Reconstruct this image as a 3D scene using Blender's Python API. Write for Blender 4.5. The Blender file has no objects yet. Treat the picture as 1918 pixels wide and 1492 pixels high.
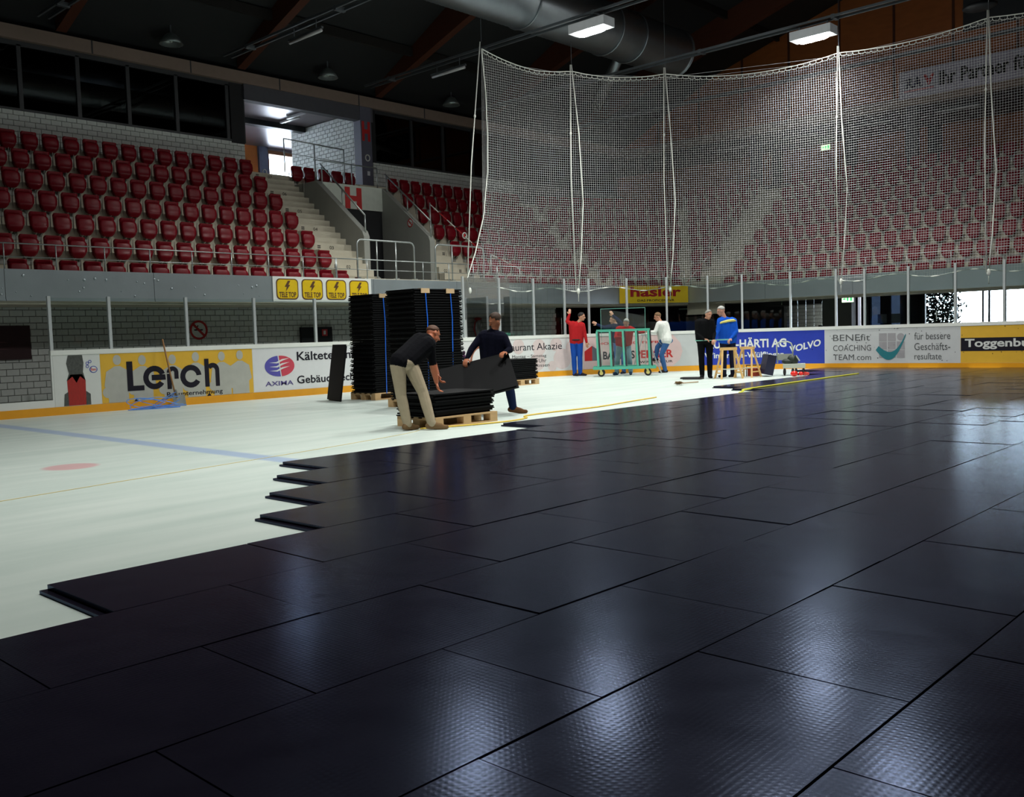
import bpy, math, random
from mathutils import Vector, Matrix, noise as mnoise
random.seed(11)
S = bpy.context.scene
COL = S.collection
PI = math.pi

# ------------------------------------------------------------------ camera
cam = bpy.data.cameras.new('camera')
cam.sensor_fit = 'HORIZONTAL'; cam.sensor_width = 36.0
cam.lens = 1768.42 / 1918 * 36.0
cam.clip_start = 0.05; cam.clip_end = 400
cam_o = bpy.data.objects.new('camera', cam); COL.objects.link(cam_o)
RW = ((0.72981912, -0.02356748, 0.68323395),
      (0.6829667, 0.06948909, -0.72713668),
      (-0.03034052, 0.99730429, 0.06681027))
EYE = Vector((0, 0, 1.225))
cam_o.matrix_world = Matrix.Translation(EYE) @ Matrix(RW).to_4x4()
S.camera = cam_o
def project(p):
    v = Matrix(RW).transposed() @ (Vector(p) - EYE)
    if v.z > -0.05: return None
    return 959 + 1768.42 * v.x / -v.z, 746 - 1768.42 * v.y / -v.z, -v.z

# ------------------------------------------------------------------ daylight outside, exposure
W = bpy.data.worlds.new('overcast_sky'); S.world = W; W.use_nodes = True
bg = W.node_tree.nodes['Background']
bg.inputs[0].default_value = (0.78, 0.84, 1.0, 1); bg.inputs[1].default_value = 20.0
S.view_settings.view_transform = 'Standard'; S.view_settings.look = 'None'
S.view_settings.exposure = 0.0; S.view_settings.gamma = 1.0
S.view_settings.use_curve_mapping = False
S.cycles.use_denoising = True
S.cycles.adaptive_threshold = 0.04
S.cycles.max_bounces = 6; S.cycles.diffuse_bounces = 3; S.cycles.glossy_bounces = 2
S.cycles.transparent_max_bounces = 12; S.cycles.sample_clamp_indirect = 4.0
LAMP_POWER = 215.0
LAMP_SPREAD = math.radians(130)

# ------------------------------------------------------------------ materials
MATS = {}
def mat(name, rgb, rough=0.6, metal=0.0, var=0.12, vscale=6.0, bump=0.0, bscale=60.0, coat=0.0, spec=0.5, stretch=None):
    if name in MATS: return MATS[name]
    m = bpy.data.materials.new(name); m.use_nodes = True
    nt = m.node_tree; b = nt.nodes['Principled BSDF']
    b.inputs['Roughness'].default_value = rough; b.inputs['Metallic'].default_value = metal
    b.inputs['Specular IOR Level'].default_value = spec
    if coat: b.inputs['Coat Weight'].default_value = coat
    tc = nt.nodes.new('ShaderNodeTexCoord')
    src = tc.outputs['Object']
    if stretch:
        mp = nt.nodes.new('ShaderNodeMapping'); mp.inputs['Scale'].default_value = stretch
        nt.links.new(src, mp.inputs[0]); src = mp.outputs[0]
    n = nt.nodes.new('ShaderNodeTexNoise'); n.inputs['Scale'].default_value = vscale; n.inputs['Detail'].default_value = 5
    nt.links.new(src, n.inputs['Vector'])
    mix = nt.nodes.new('ShaderNodeMix'); mix.data_type = 'RGBA'
    mix.inputs[6].default_value = (*[c * (1 - var) for c in rgb], 1)
    mix.inputs[7].default_value = (*[min(1, c * (1 + var)) for c in rgb], 1)
    nt.links.new(n.outputs['Fac'], mix.inputs[0]); nt.links.new(mix.outputs[2], b.inputs['Base Color'])
    if bump:
        n2 = nt.nodes.new('ShaderNodeTexNoise'); n2.inputs['Scale'].default_value = bscale; n2.inputs['Detail'].default_value = 3
        nt.links.new(src, n2.inputs['Vector'])
        bp = nt.nodes.new('ShaderNodeBump'); bp.inputs['Strength'].default_value = bump; bp.inputs['Distance'].default_value = 0.01
        nt.links.new(n2.outputs['Fac'], bp.inputs['Height']); nt.links.new(bp.outputs[0], b.inputs['Normal'])
    MATS[name] = m
    return m
def emit(name, rgb, strength):
    if name in MATS: return MATS[name]
    m = bpy.data.materials.new(name); m.use_nodes = True
    b = m.node_tree.nodes['Principled BSDF']
    b.inputs['Base Color'].default_value = (*rgb, 1); b.inputs['Emission Color'].default_value = (*rgb, 1)
    b.inputs['Emission Strength'].default_value = strength
    MATS[name] = m
    return m
def glass(name, tint=(0.9, 0.97, 0.95), gloss=0.06, rough=0.02):
    if name in MATS: return MATS[name]
    m = bpy.data.materials.new(name); m.use_nodes = True
    nt = m.node_tree; nt.nodes.clear()
    o = nt.nodes.new('ShaderNodeOutputMaterial'); mx = nt.nodes.new('ShaderNodeMixShader')
    t = nt.nodes.new('ShaderNodeBsdfTransparent'); g = nt.nodes.new('ShaderNodeBsdfGlossy')
    fr = nt.nodes.new('ShaderNodeFresnel'); fr.inputs[0].default_value = 1.45
    ad = nt.nodes.new('ShaderNodeMath'); ad.operation = 'MULTIPLY'; ad.inputs[1].default_value = gloss / 0.04
    t.inputs[0].default_value = (*tint, 1); g.inputs['Roughness'].default_value = rough
    nt.links.new(fr.outputs[0], ad.inputs[0]); nt.links.new(ad.outputs[0], mx.inputs[0])
    nt.links.new(t.outputs[0], mx.inputs[1]); nt.links.new(g.outputs[0], mx.inputs[2]); nt.links.new(mx.outputs[0], o.inputs[0])
    MATS[name] = m
    return m

# ------------------------------------------------------------------ mesh helpers
class MB:
    def __init__(s): s.v = []; s.f = []
    def add(s, vs, fs):
        k = len(s.v); s.v.extend([tuple(p) for p in vs]); s.f.extend([tuple(i + k for i in f) for f in fs]); return s
    def hexa(s, P):
        return s.add(P, [(0, 3, 2, 1), (4, 5, 6, 7), (0, 1, 5, 4), (1, 2, 6, 5), (2, 3, 7, 6), (3, 0, 4, 7)])
    def box(s, x0, x1, y0, y1, z0, z1):
        return s.hexa([(x0, y0, z0), (x1, y0, z0), (x1, y1, z0), (x0, y1, z0), (x0, y0, z1), (x1, y0, z1), (x1, y1, z1), (x0, y1, z1)])
    def bar(s, a, b, w, h, up=(0, 0, 1)):
        a = Vector(a); b = Vector(b); d = (b - a).normalized(); u = Vector(up)
        if abs(d.dot(u)) > 0.98: u = Vector((1, 0, 0))
        r = d.cross(u).normalized(); u = r.cross(d).normalized()
        c = [(-w / 2, -h / 2), (w / 2, -h / 2), (w / 2, h / 2), (-w / 2, h / 2)]
        return s.hexa([a + r * x + u * y for x, y in c] + [b + r * x + u * y for x, y in c])
    def tube(s, pts, r, n=8, closed=False):
        pts = [Vector(p) for p in pts]; m = len(pts); rs = r if isinstance(r, (list, tuple)) else [r] * m
        rings = []
        ref = None
        for i, p in enumerate(pts):
            a = pts[i - 1] if (i or closed) else p; b = pts[(i + 1) % m] if (i < m - 1 or closed) else p
            d = (b - a)
            d = d.normalized() if d.length > 1e-9 else Vector((0, 0, 1))
            if ref is None or abs(ref.dot(d)) > 0.99:
                ref = Vector((0, 0, 1)) if abs(d.z) < 0.9 else Vector((1, 0, 0))
            e1 = (ref - d * ref.dot(d)).normalized(); e2 = d.cross(e1); ref = e1
            rings.append([p + (e1 * math.cos(2 * PI * k / n) + e2 * math.sin(2 * PI * k / n)) * rs[i] for k in range(n)])
        vs = [q for ring in rings for q in ring]; fs = []
        for i in range(m if closed else m - 1):
            j = (i + 1) % m
            for k in range(n):
                fs.append((i * n + k, i * n + (k + 1) % n, j * n + (k + 1) % n, j * n + k))
        if not closed:
            fs.append(tuple(range(n - 1, -1, -1))); fs.append(tuple((m - 1) * n + k for k in range(n)))
        return s.add(vs, fs)
    def capsule(s, a, b, r0, r1, n=12):
        a = Vector(a); b = Vector(b); d = b - a
        if d.length < 1e-5: d = Vector((0, 0, 1e-4))
        d.normalize()
        pts = []; rs = []
        for t in (0.05, 0.5, 0.87): pts.append(a - d * r0 * math.cos(math.asin(t))); rs.append(r0 * t)
        pts.append(a); rs.append(r0); pts.append(b); rs.append(r1)
        for t in (0.87, 0.5, 0.05): pts.append(b + d * r1 * math.cos(math.asin(t))); rs.append(r1 * t)
        return s.tube(pts, rs, n)
    def ell(s, c, rad, M=None, n=14, m=9):
        c = Vector(c); vs = []; fs = []
        for i in range(m + 1):
            th = PI * (i + 0.02) / (m + 0.04)
            for k in range(n):
                p = Vector((rad[0] * math.sin(th) * math.cos(2 * PI * k / n), rad[1] * math.sin(th) * math.sin(2 * PI * k / n), -rad[2] * math.cos(th)))
                vs.append(c + (M @ p if M else p))
        for i in range(m):
            for k in range(n): fs.append((i * n + k, i * n + (k + 1) % n, (i + 1) * n + (k + 1) % n, (i + 1) * n + k))
        fs.append(tuple(range(n - 1, -1, -1))); fs.append(tuple(m * n + k for k in range(n)))
        return s.add(vs, fs)
    def prism(s, poly, fn, w0, w1):
        """polygon in (u,v), extruded w0..w1, mapped by fn(u,v,w)"""
        n = len(poly)
        vs = [fn(u, v, w0) for u, v in poly] + [fn(u, v, w1) for u, v in poly]
        fs = [tuple(range(n - 1, -1, -1)), tuple(range(n, 2 * n))] + [(i, (i + 1) % n, n + (i + 1) % n, n + i) for i in range(n)]
        return s.add(vs, fs)
    def mesh(s, name, m, smooth=False):
        me = bpy.data.meshes.new(name); me.from_pydata(s.v, [], s.f); me.update()
        if m: me.materials.append(m)
        if smooth: me.polygons.foreach_set('use_smooth', [True] * len(me.polygons))
        return me
def link(name, me, parent=None, loc=(0, 0, 0), world=False):
    o = bpy.data.objects.new(name, me); COL.objects.link(o); o.location = loc
    if parent is not None:
        o.parent = parent
        if world: o.matrix_parent_inverse = parent.matrix_basis.inverted()
    return o
def part(name, mb, m, parent, world=True, smooth=False, label=None):
    o = link(name, mb.mesh(name, m, smooth), parent, world=world)
    if label: o['label'] = label
    return o
def thing(name, label, cat, loc=(0, 0, 0), rotz=0.0, group=None, kind=None):
    o = bpy.data.objects.new(name, None); COL.objects.link(o); o.empty_display_size = 0.2
    o.location = loc; o.rotation_euler = (0, 0, rotz)
    o['label'] = label; o['category'] = cat
    if group: o['group'] = group
    if kind: o['kind'] = kind
    return o
def single(name, mb, m, label, cat, group=None, smooth=False):
    o = link(name, mb.mesh(name, m, smooth)); o['label'] = label; o['category'] = cat
    if group: o['group'] = group
    return o
def struct(name, mb=None, m=None, loc=(0, 0, 0), label=None):
    o = link(name, mb.mesh(name, m) if mb else None, None, loc); o['kind'] = 'structure'
    if label: o['label'] = label
    return o
def rrect(w, h, r, n=4):
    pts = []
    for cx, cy, a0 in ((w / 2 - r, h / 2 - r, 0), (-w / 2 + r, h / 2 - r, 90), (-w / 2 + r, -h / 2 + r, 180), (w / 2 - r, -h / 2 + r, 270)):
        for i in range(n + 1):
            a = math.radians(a0 + 90 * i / n); pts.append((cx + r * math.cos(a), cy + r * math.sin(a)))
    return pts
def nth(n):
    if n <= len(ORD): return ORD[n - 1]
    tens = {2: 'twent', 3: 'thirt', 4: 'fort', 5: 'fift'}[n // 10]
    return tens + 'ieth' if n % 10 == 0 else tens + 'y-' + ORD[n % 10 - 1]
ORD = ['first', 'second', 'third', 'fourth', 'fifth', 'sixth', 'seventh', 'eighth', 'ninth', 'tenth', 'eleventh', 'twelfth', 'thirteenth',
       'fourteenth', 'fifteenth', 'sixteenth', 'seventeenth', 'eighteenth', 'nineteenth', 'twentieth', 'twenty-first', 'twenty-second', 'twenty-third', 'twenty-fourth']

# ------------------------------------------------------------------ lettering: all strings converted in one pass
TXT = {}
def want(*strs):
    for t in strs:
        bold = 0.0
        if isinstance(t, tuple): t, bold = t
        if (t, bold) in TXT: continue
        c = bpy.data.curves.new('lettering', 'FONT'); c.body = t; c.size = 1.0; c.resolution_u = 3
        c.offset = bold
        o = bpy.data.objects.new('lettering', c); COL.objects.link(o); TXT[(t, bold)] = o
B1, B2 = 0.03, 0.015
want(('Lerch', 0.035), ('Bauunternehmung', B2), ('AXIMA', B2), ('Kältetechnik', B2), ('Gebäudetechnik', B2), 'Restaurant Akazie', 'Montag – Samstag',
     '00 Uhr', 'geschlossen', ('HOCH UND TIEFBAU', B2), ('BAUENS', B1), ('PERGER', B1), ('WINTERTHUR', B2), ('AUTO-HÄRTI AG', 0.03),
     ('Winterthur-Wülflingen', 0.02), ('VOLVO', 0.03), 'BENEfit', 'COACHING', 'TEAM.com', 'für bessere', 'Geschäfts-', 'resultate', ('Toggenburger', 0.025),
     ('TELE TOP', 0.03), ('hasler', B1), ('DAS PROFICENTER', B2), ('V', 0.05), ('Ihr Partner für', 0.025), ('Esso', B1), ('si', B1), '02', '03', '04', '05', '06', '07', ('RA', 0.05))
bpy.context.view_layer.update()
_dg = bpy.context.evaluated_depsgraph_get()
for k, o in list(TXT.items()):
    me = bpy.data.meshes.new_from_object(o.evaluated_get(_dg))
    vs = [v.co.copy() for v in me.vertices]; fs = [tuple(p.vertices) for p in me.polygons]
    x0 = min(v.x for v in vs); x1 = max(v.x for v in vs); y0 = min(v.y for v in vs); y1 = max(v.y for v in vs)
    TXT[k] = ([((v.x - x0) / (x1 - x0), (v.y - y0) / (y1 - y0)) for v in vs], fs)
    bpy.data.meshes.remove(me); c = o.data; bpy.data.objects.remove(o); bpy.data.curves.remove(c)
def lettering(t, fn, u0, u1, v0, v1, w, m, parent, bold=0.0, shear=0.0, name='lettering'):
    uv, fs = TXT[(t, bold)]
    mb = MB(); mb.add([fn(u0 + (u1 - u0) * a, v0 + (v1 - v0) * b + shear * a, w) for a, b in uv], fs)
    return part(name, mb, m, parent)
# ================================================================== THE HALL
M_conc = mat('concrete', (.62, .58, .47), .85, var=.16, vscale=3, bump=.15, bscale=40)
M_wallc = mat('concrete_smooth', (.34, .35, .32), .8, var=.1, vscale=2.5, bump=.08)
M_block = mat('lime_block', (.72, .75, .73), .9, var=.14, vscale=9, bump=.2, bscale=90)
M_mortar = mat('mortar', (.16, .16, .15), .95)
M_dark = mat('dark_paint', (.012, .013, .016), .7)
M_darkgrey = mat('anthracite_metal', (.03, .034, .04), .45)
M_alu = mat('fascia_aluminium', (.50, .57, .61), .34, .68, var=.15, vscale=1.3, bump=.5, bscale=2.2)
M_white = mat('board_white', (.78, .80, .78), .35, var=.04)
M_orange = mat('kick_orange', (.82, .36, .015), .35, var=.06)
M_yellow = mat('ad_yellow', (.78, .46, .045), .4, var=.07)
M_post = mat('post_aluminium', (.72, .76, .78), .35, .55, var=.05)
M_steel = mat('galvanised_steel', (.46, .50, .50), .4, .7, var=.1)
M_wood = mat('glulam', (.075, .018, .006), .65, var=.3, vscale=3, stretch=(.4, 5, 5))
M_woodwall = mat('orange_panelling', (.36, .105, .024), .6, var=.25, vscale=2.5, stretch=(1, 1, 3))
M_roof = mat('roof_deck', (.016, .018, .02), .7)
M_black = mat('print_black', (.008, .008, .01), .7, spec=.2)
M_ink = mat('print_dark', (.013, .011, .02), .7, spec=.2)
M_red = mat('print_red', (.55, .02, .02), .5)
M_blue = mat('print_blue', (.02, .045, .42), .35, var=.12, vscale=3)
M_ghost = mat('print_ghost_grey', (.47, .47, .43), .45, var=.12, vscale=7)
M_grey = mat('print_grey', (.56, .58, .58), .4, var=.06, vscale=5)
M_pane = glass('screen_glass', (.93, .965, .95), .028)
M_darkglass = glass('box_glass', (.2, .22, .22), .05)
M_edge = mat('glass_edge_green', (.25, .62, .52), .2, var=.05)

# ---- ice, concourse floor, ground outside
ICE = bpy.data.materials.new('ice'); ICE.use_nodes = True
def build_ice():
    nt = ICE.node_tree; N = nt.nodes; L = nt.links; b = N['Principled BSDF']
    tc = N.new('ShaderNodeTexCoord'); sp = N.new('ShaderNodeSeparateXYZ'); L.new(tc.outputs['Object'], sp.inputs[0])
    mp = N.new('ShaderNodeMapping'); mp.inputs['Scale'].default_value = (1.0, .14, 1); mp.inputs['Rotation'].default_value = (0, 0, .12); L.new(tc.outputs['Object'], mp.inputs[0])
    n = N.new('ShaderNodeTexNoise'); n.inputs['Scale'].default_value = 3.2; n.inputs['Detail'].default_value = 7; L.new(mp.outputs[0], n.inputs['Vector'])
    cr = N.new('ShaderNodeValToRGB'); cr.color_ramp.elements[0].position = .3; cr.color_ramp.elements[1].position = .7
    cr.color_ramp.elements[0].color = (.60, .70, .655, 1); cr.color_ramp.elements[1].color = (.74, .82, .775, 1); L.new(n.outputs['Fac'], cr.inputs[0])
    col = cr.outputs[0]
    def math_(op, a, bb=None, clamp=False):
        m = N.new('ShaderNodeMath'); m.operation = op; m.use_clamp = clamp
        for i, q in enumerate((a, bb)):
            if q is None: continue
            if isinstance(q, (int, float)): m.inputs[i].default_value = q
            else: L.new(q, m.inputs[i])
        return m.outputs[0]
    def blend(col, fac, rgb):
        mx = N.new('ShaderNodeMix'); mx.data_type = 'RGBA'; L.new(fac, mx.inputs[0]); L.new(col, mx.inputs[6]); mx.inputs[7].default_value = (*rgb, 1); return mx.outputs[2]
    def band(coord, c, half, soft, top):
        dd = math_('ABSOLUTE', math_('SUBTRACT', coord, c)); return math_('MULTIPLY', math_('DIVIDE', math_('SUBTRACT', half + soft, dd), soft, True), top)
    col = blend(col, band(sp.outputs[1], 5.49, .09, .07, .75), (.34, .46, .70))          # blue line under the ice
    col = blend(col, band(sp.outputs[1], 21.0, .02, .03, .35), (.7, .35, .35))           # goal line
    dx = math_('SUBTRACT', sp.outputs[0], -10.05); dy = math_('SUBTRACT', sp.outputs[1], 3.96)
    rr = math_('SQRT', math_('ADD', math_('MULTIPLY', dx, dx), math_('MULTIPLY', dy, dy)))
    col = blend(col, math_('MULTIPLY', math_('DIVIDE', math_('SUBTRACT', .30, rr), .07, True), .7), (.72, .33, .36))
    L.new(col, b.inputs['Base Color']); b.inputs['Roughness'].default_value = .42
    bp_ = N.new('ShaderNodeBump'); bp_.inputs['Strength'].default_value = .12; bp_.inputs['Distance'].default_value = .01; L.new(n.outputs['Fac'], bp_.inputs['Height']); L.new(bp_.outputs[0], b.inputs['Normal'])
build_ice()
fl = MB(); fl.box(-18.1, 12.2, -12, 25.85, -.08, 0); struct('floor', fl, ICE, label='white ice surface with faded blue line and red spot')
fl = MB(); fl.box(-34, 22, -22, 42, -.3, -.085); struct('floor_concourse', fl, mat('concourse_floor', (.2, .2, .19), .6))
fl = MB(); fl.box(-34, 40, 42, 90, -.3, -.09); struct('ground_outside', fl, mat('forecourt_paving', (.5, .5, .5), .8))

# ---- board line: straight side, round corner, straight end
BCX, BCY, BR = -11.1, 18.85, 7.0
ARC = BR * PI / 2
def bpath(s):
    if s <= BCY: return Vector((-18.1, s, 0)), Vector((1, 0, 0))
    if s < BCY + ARC:
        a = (s - BCY) / BR; return Vector((BCX - BR * math.cos(a), BCY + BR * math.sin(a), 0)), Vector((math.cos(a), -math.sin(a), 0))
    return Vector((BCX + s - BCY - ARC, BCY + BR, 0)), Vector((0, -1, 0))
def bfn(s, z, w):
    p, n = bpath(s); q = p + n * w; return (q.x, q.y, z)
def bstrip(mb, s0, s1, z0, z1, w0, w1):
    cuts = [s0] + [q for q in [BCY + ARC * i / 48 for i in range(49)] if s0 + .01 < q < s1 - .01] + [s1]
    for a, c in zip(cuts[:-1], cuts[1:]):
        mb.hexa([bfn(a, z0, w0), bfn(c, z0, w0), bfn(c, z0, w1), bfn(a, z0, w1), bfn(a, z1, w0), bfn(c, z1, w0), bfn(c, z1, w1), bfn(a, z1, w1)])
    return mb

# ---- block walls: each block its own piece
BW, BH = .262, .138
def brick_mesh():
    mb = MB(); a, h, d = BW - .012, BH - .012, .1; e = .006
    mb.add([(-d, -a / 2, 0), (-d, a / 2, 0), (-d, a / 2, h), (-d, -a / 2, h), (-e, -a / 2, 0), (-e, a / 2, 0), (-e, a / 2, h), (-e, -a / 2, h),
            (0, -a / 2 + e, e), (0, a / 2 - e, e), (0, a / 2 - e, h - e), (0, -a / 2 + e, h - e)],
           [(0, 3, 2, 1), (0, 1, 5, 4), (1, 2, 6, 5), (2, 3, 7, 6), (3, 0, 4, 7), (4, 5, 9, 8), (5, 6, 10, 9), (6, 7, 11, 10), (7, 4, 8, 11), (8, 9, 10, 11)])
    return mb
BRICK = brick_mesh(); BRICK_ME = BRICK.mesh('brick', M_block)
def brick_wall(parent, o, u, n_out, u0, u1, z0, z1, limit, holes=()):
    """o: point on the face line, u: direction along, n_out: facing; blocks stand .01 proud of the mortar bed"""
    u = Vector(u); n_ = Vector(n_out); o = Vector(o); rows = int(round((z1 - z0) / BH)); L = []
    ang = math.atan2(n_.y, n_.x)
    for r in range(rows):
        z = z0 + r * BH; a = u0 + (BW / 2 if r % 2 else 0) - BW
        while a < u1:
            lo, hi = max(a, u0), min(a + BW, u1)
            if hi - lo > .05 and not any(hi > h[0] and lo < h[1] and z + BH > h[2] and z < h[3] for h in holes):
                L.append(((lo + hi) / 2, z + .006, (hi - lo - .012) / (BW - .012)))
            a += BW
    def key(t):
        p = project(o + u * t[0] + Vector((0, 0, t[1])))
        return 1e6 if p is None or not (-15 < p[0] < 1933 and -15 < p[1] < 1507) else p[2]
    L.sort(key=key); rest = MB()
    flip = u.dot(Vector((-n_.y, n_.x, 0)))
    for i, (uu, z, sc) in enumerate(L):
        p = o + u * uu + Vector((0, 0, z)) + n_ * random.uniform(-.002, .002)
        if i < limit and key((uu, z, sc)) < 1e5:
            b = link('brick', BRICK_ME, parent, p); b.rotation_euler = (0, 0, ang); b.scale = (1, sc, 1)
        else:
            ca, sa = math.cos(ang), math.sin(ang)
            rest.add([(p.x + v[0] * ca - v[1] * sc * sa, p.y + v[0] * sa + v[1] * sc * ca, p.z + v[2]) for v in BRICK.v], BRICK.f)
    if rest.v:
        q = part('brick_courses', rest, M_block, parent); q['kind'] = 'stuff'
# lower concourse wall behind the side boards
w = struct('wall_left', MB().box(-21.45, -21.21, -10, 24.9, -.085, 2.75), M_mortar, label='grey block wall under the side stand')
brick_wall(w, (-21.19, 0, 0), (0, 1, 0), (1, 0, 0), 5.2, 24.9, 0.0, 2.62, 300)
# under-stand ceiling and the dark inner hall beyond the corner
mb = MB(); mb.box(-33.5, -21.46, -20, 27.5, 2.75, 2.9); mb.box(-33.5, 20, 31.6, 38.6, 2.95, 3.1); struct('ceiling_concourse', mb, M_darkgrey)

# ---- stands: tiers meeting at a small chamfered corner
A0 = Vector((-19.6, 26.4, 0)); DU = Vector((.39, .921, 0)); DN = Vector((-.921, .39, 0))
LV0, RISE, PITCH = 2.17, .585, .73
def tk(k): return .78 + PITCH * (k - 1)        # distance of riser k behind the balcony front
def lv(k): return LV0 + RISE * k
def LP(t, s): return Vector((-19.6 - t, s, 0))
def DP(t, s): return A0 + DN * t + DU * s
def FP(t, s): return Vector((s, 29.0 + t, 0))
def LE(t): return 26.4 + .2 * t
def D0(t): return (LP(t, LE(t)) - A0 - DN * t).dot(DU)
def D1(t): return (FP(t, FE(t)) - A0 - DN * t).dot(DU)
def FE(t): return -18.5 - .66 * t
def tier(parent, P, t0, t1, sa0, sb0, sa1, sb1, z0, z1, name='tread', m=None):
    q = [P(t0, sa0), P(t0, sb0), P(t1, sb1), P(t1, sa1)]
    mb = MB(); mb.hexa([(p.x, p.y, z0) for p in q] + [(p.x, p.y, z1) for p in q])
    return part(name, mb, m or M_conc, parent)
AL0, AL1, VO1, AR1 = 15.47, 16.75, 19.23, 20.47     # aisle, portal, aisle on the side stand
stand_l = struct('stand_left', label='concrete side stand with stairs and portal')
for k in range(0, 8):
    t0 = 0.06 if k == 0 else tk(k); t1 = tk(k + 1) if k < 7 else 13.4; z0 = lv(k) - RISE - .12; z1 = lv(k)
    z0 = max(z0, 2.12)
    tier(stand_l, LP, t0, t1, 3.0, AL0, 3.0, AL0, z0, z1)
    tier(stand_l, LP, t0, t1, AR1, LE(t0), AR1, LE(t1), z0, z1)
    if k >= 6: tier(stand_l, LP, max(t0, 3.85) + (.06 if k == 7 else 0), t1, AL1 if k == 6 else AL0, VO1 if k == 6 else AR1, AL1 if k == 6 else AL0, VO1 if k == 6 else AR1, z0, z1 - .003, 'slab')
tier(stand_l, LP, .06, 1.0, AL0, AR1, AL0, AR1, 2.3, 2.82, 'landing')
def stairs(parent, P, k0, k1, sa, sb, num_s):
    for k in range(k0, k1 + 1):
        for j in range(3):
            t0 = tk(k) - (2 - j) * PITCH / 3; z1 = lv(k) - (2 - j) * RISE / 3
            st = tier(parent, P, t0, t0 + PITCH / 3 + .03, sa, sb, sa, sb, z1 - .6, z1, 'step')
stairs(stand_l, LP, 2, 7, AL0 + .004, AL1 - .004, 0)
stairs(stand_l, LP, 2, 7, VO1 + .204, AR1 - .004, 0)
def lfn(X):
    return lambda u, v, w: (X + w, u, v)
for k in range(2, 8):
    fn = lfn(-19.6 - tk(k)); z = lv(k)
    lettering('0%d' % k, fn, AL0 + .52, AL0 + .66, z - .15, z - .06, .004, M_black, stand_l, name='row_number')
    lettering('0%d' % k, fn, VO1 + .4, VO1 + .54, z - .15, z - .06, .004, M_black, stand_l, name='row_number')
    for q in (AL0 + .12, AR1 - .2):
        mb = MB()
        for i in range(3):
            for j in range(2): mb.prism([(q + i * .035, z - .14 + j * .05), (q + i * .035 + .025, z - .14 + j * .05), (q + i * .035 + .025, z - .105 + j * .05), (q + i * .035, z - .105 + j * .05)], fn, .002, .004)
        part('seat_numbers', mb, M_ink, stand_l)
# portal walls with raking tops
for (y0, y1) in ((AL1, AL1 + .2), (VO1, VO1 + .2)):
    mb = MB(); prof = [(-21.25, 2.6), (-21.25, 4.12), (-21.32, 4.27), (-23.42, 5.95), (-26.0, 5.95), (-26.0, 2.6)]
    mb.prism([(x, z) for x, z in prof], lambda u, v, w: (u, w, v), y0, y1); part('portal_wall', mb, M_wallc, stand_l)
mb = MB(); mb.box(-23.62, -23.4, AL1 + .2, VO1, 5.22, 5.94); part('lintel', mb, mat('lintel_white', (.62, .66, .60), .7), stand_l)
hfn = lfn(-23.395)
mb = MB()
for u0, u1, v0, v1 in ((17.78, 17.97, 5.225, 5.87), (18.22, 18.41, 5.225, 5.87), (17.97, 18.22, 5.46, 5.62)):
    mb.prism([(u0, v0), (u1, v0), (u1, v1), (u0, v1)], hfn, 0, .006)
part('letter_h', mb, M_red, stand_l, label='big red letter H over the portal')
mb = MB(); mb.box(-24.1, -23.45, AL1 + .2, VO1, 2.3, 5.3); part('portal_shade_block', mb, M_dark, stand_l)  # solid black block stands in for the shade inside the open portal

stand_c = struct('stand_corner', label='narrow corner stand between side and end stands')
stand_f = struct('stand_far', label='concrete end stand with corner stairs')
FA0, FA1 = -18.72, -17.5          # corner stairs on the end stand
for k in range(0, 9):
    t0 = 0.06 if k == 0 else tk(k); t1 = tk(k + 1) if k < 8 else 12.5; z0 = lv(k) - RISE - .12; z1 = lv(k)
    z0 = max(z0, 2.12)
    if k < 8: tier(stand_c, DP, t0, t1 if k < 7 else 11, D0(t0), D1(t0), D0(t1 if k < 7 else 11), D1(t1 if k < 7 else 11), z0, z1)
    if FE(t0) < FA0 or FE(t1) < FA0: tier(stand_f, FP, t0, t1, min(FE(t0), FA0), FA0, min(FE(t1), FA0), FA0, z0, z1)
    tier(stand_f, FP, t0, t1, FA1, 14, FA1, 14, z0, z1)
stairs(stand_f, FP, 1, 8, FA0, FA1, 0)
tier(stand_f, FP, tk(8), 12.5, FA0, FA1, FA0, FA1, lv(8) - .5, lv(8), 'landing')
def ffn(Y): return lambda u, v, w: (u, Y - w, v)
for k in range(2, 8):
    lettering('0%d' % k, ffn(29 + tk(k)), FA1 - .4, FA1 - .26, lv(k) - .15, lv(k) - .06, .004, M_black, stand_f, name='row_number')

# balcony front in sheet metal panels
front = struct('trim_1', label='aluminium balcony front in long sheet panels')
def sheet(P, s0, s1, m=M_alu, z0=2.2, z1=2.8):
    a, b = P(0, s0), P(0, s1); o = P(.06, s0); q = P(.06, s1)
    mb = MB(); mb.hexa([(a.x, a.y, z0), (b.x, b.y, z0), (q.x, q.y, z0), (o.x, o.y, z0), (a.x, a.y, z1), (b.x, b.y, z1), (q.x, q.y, z1), (o.x, o.y, z1)])
    mb2 = MB(); e = P(-.02, s0); g = P(-.02, s1)
    mb.hexa([(e.x, e.y, z0 - .02), (g.x, g.y, z0 - .02), (q.x, q.y, z0 - .02), (o.x, o.y, z0 - .02), (e.x, e.y, z0 + .01), (g.x, g.y, z0 + .01), (q.x, q.y, z0 + .01), (o.x, o.y, z0 + .01)])
    part('sheet_panel', mb, m, front)
yy = 3.7
while yy < 26: sheet(LP, yy + .008, min(yy + 2.998, 26.39)); yy += 3.0
for i in range(1): sheet(DP, 0.0, (Vector((-18.5, 29, 0)) - A0).dot(DU))
xx = -18.49
while xx < 6: sheet(FP, xx + .008, xx + 2.998); xx += 3.0
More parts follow.
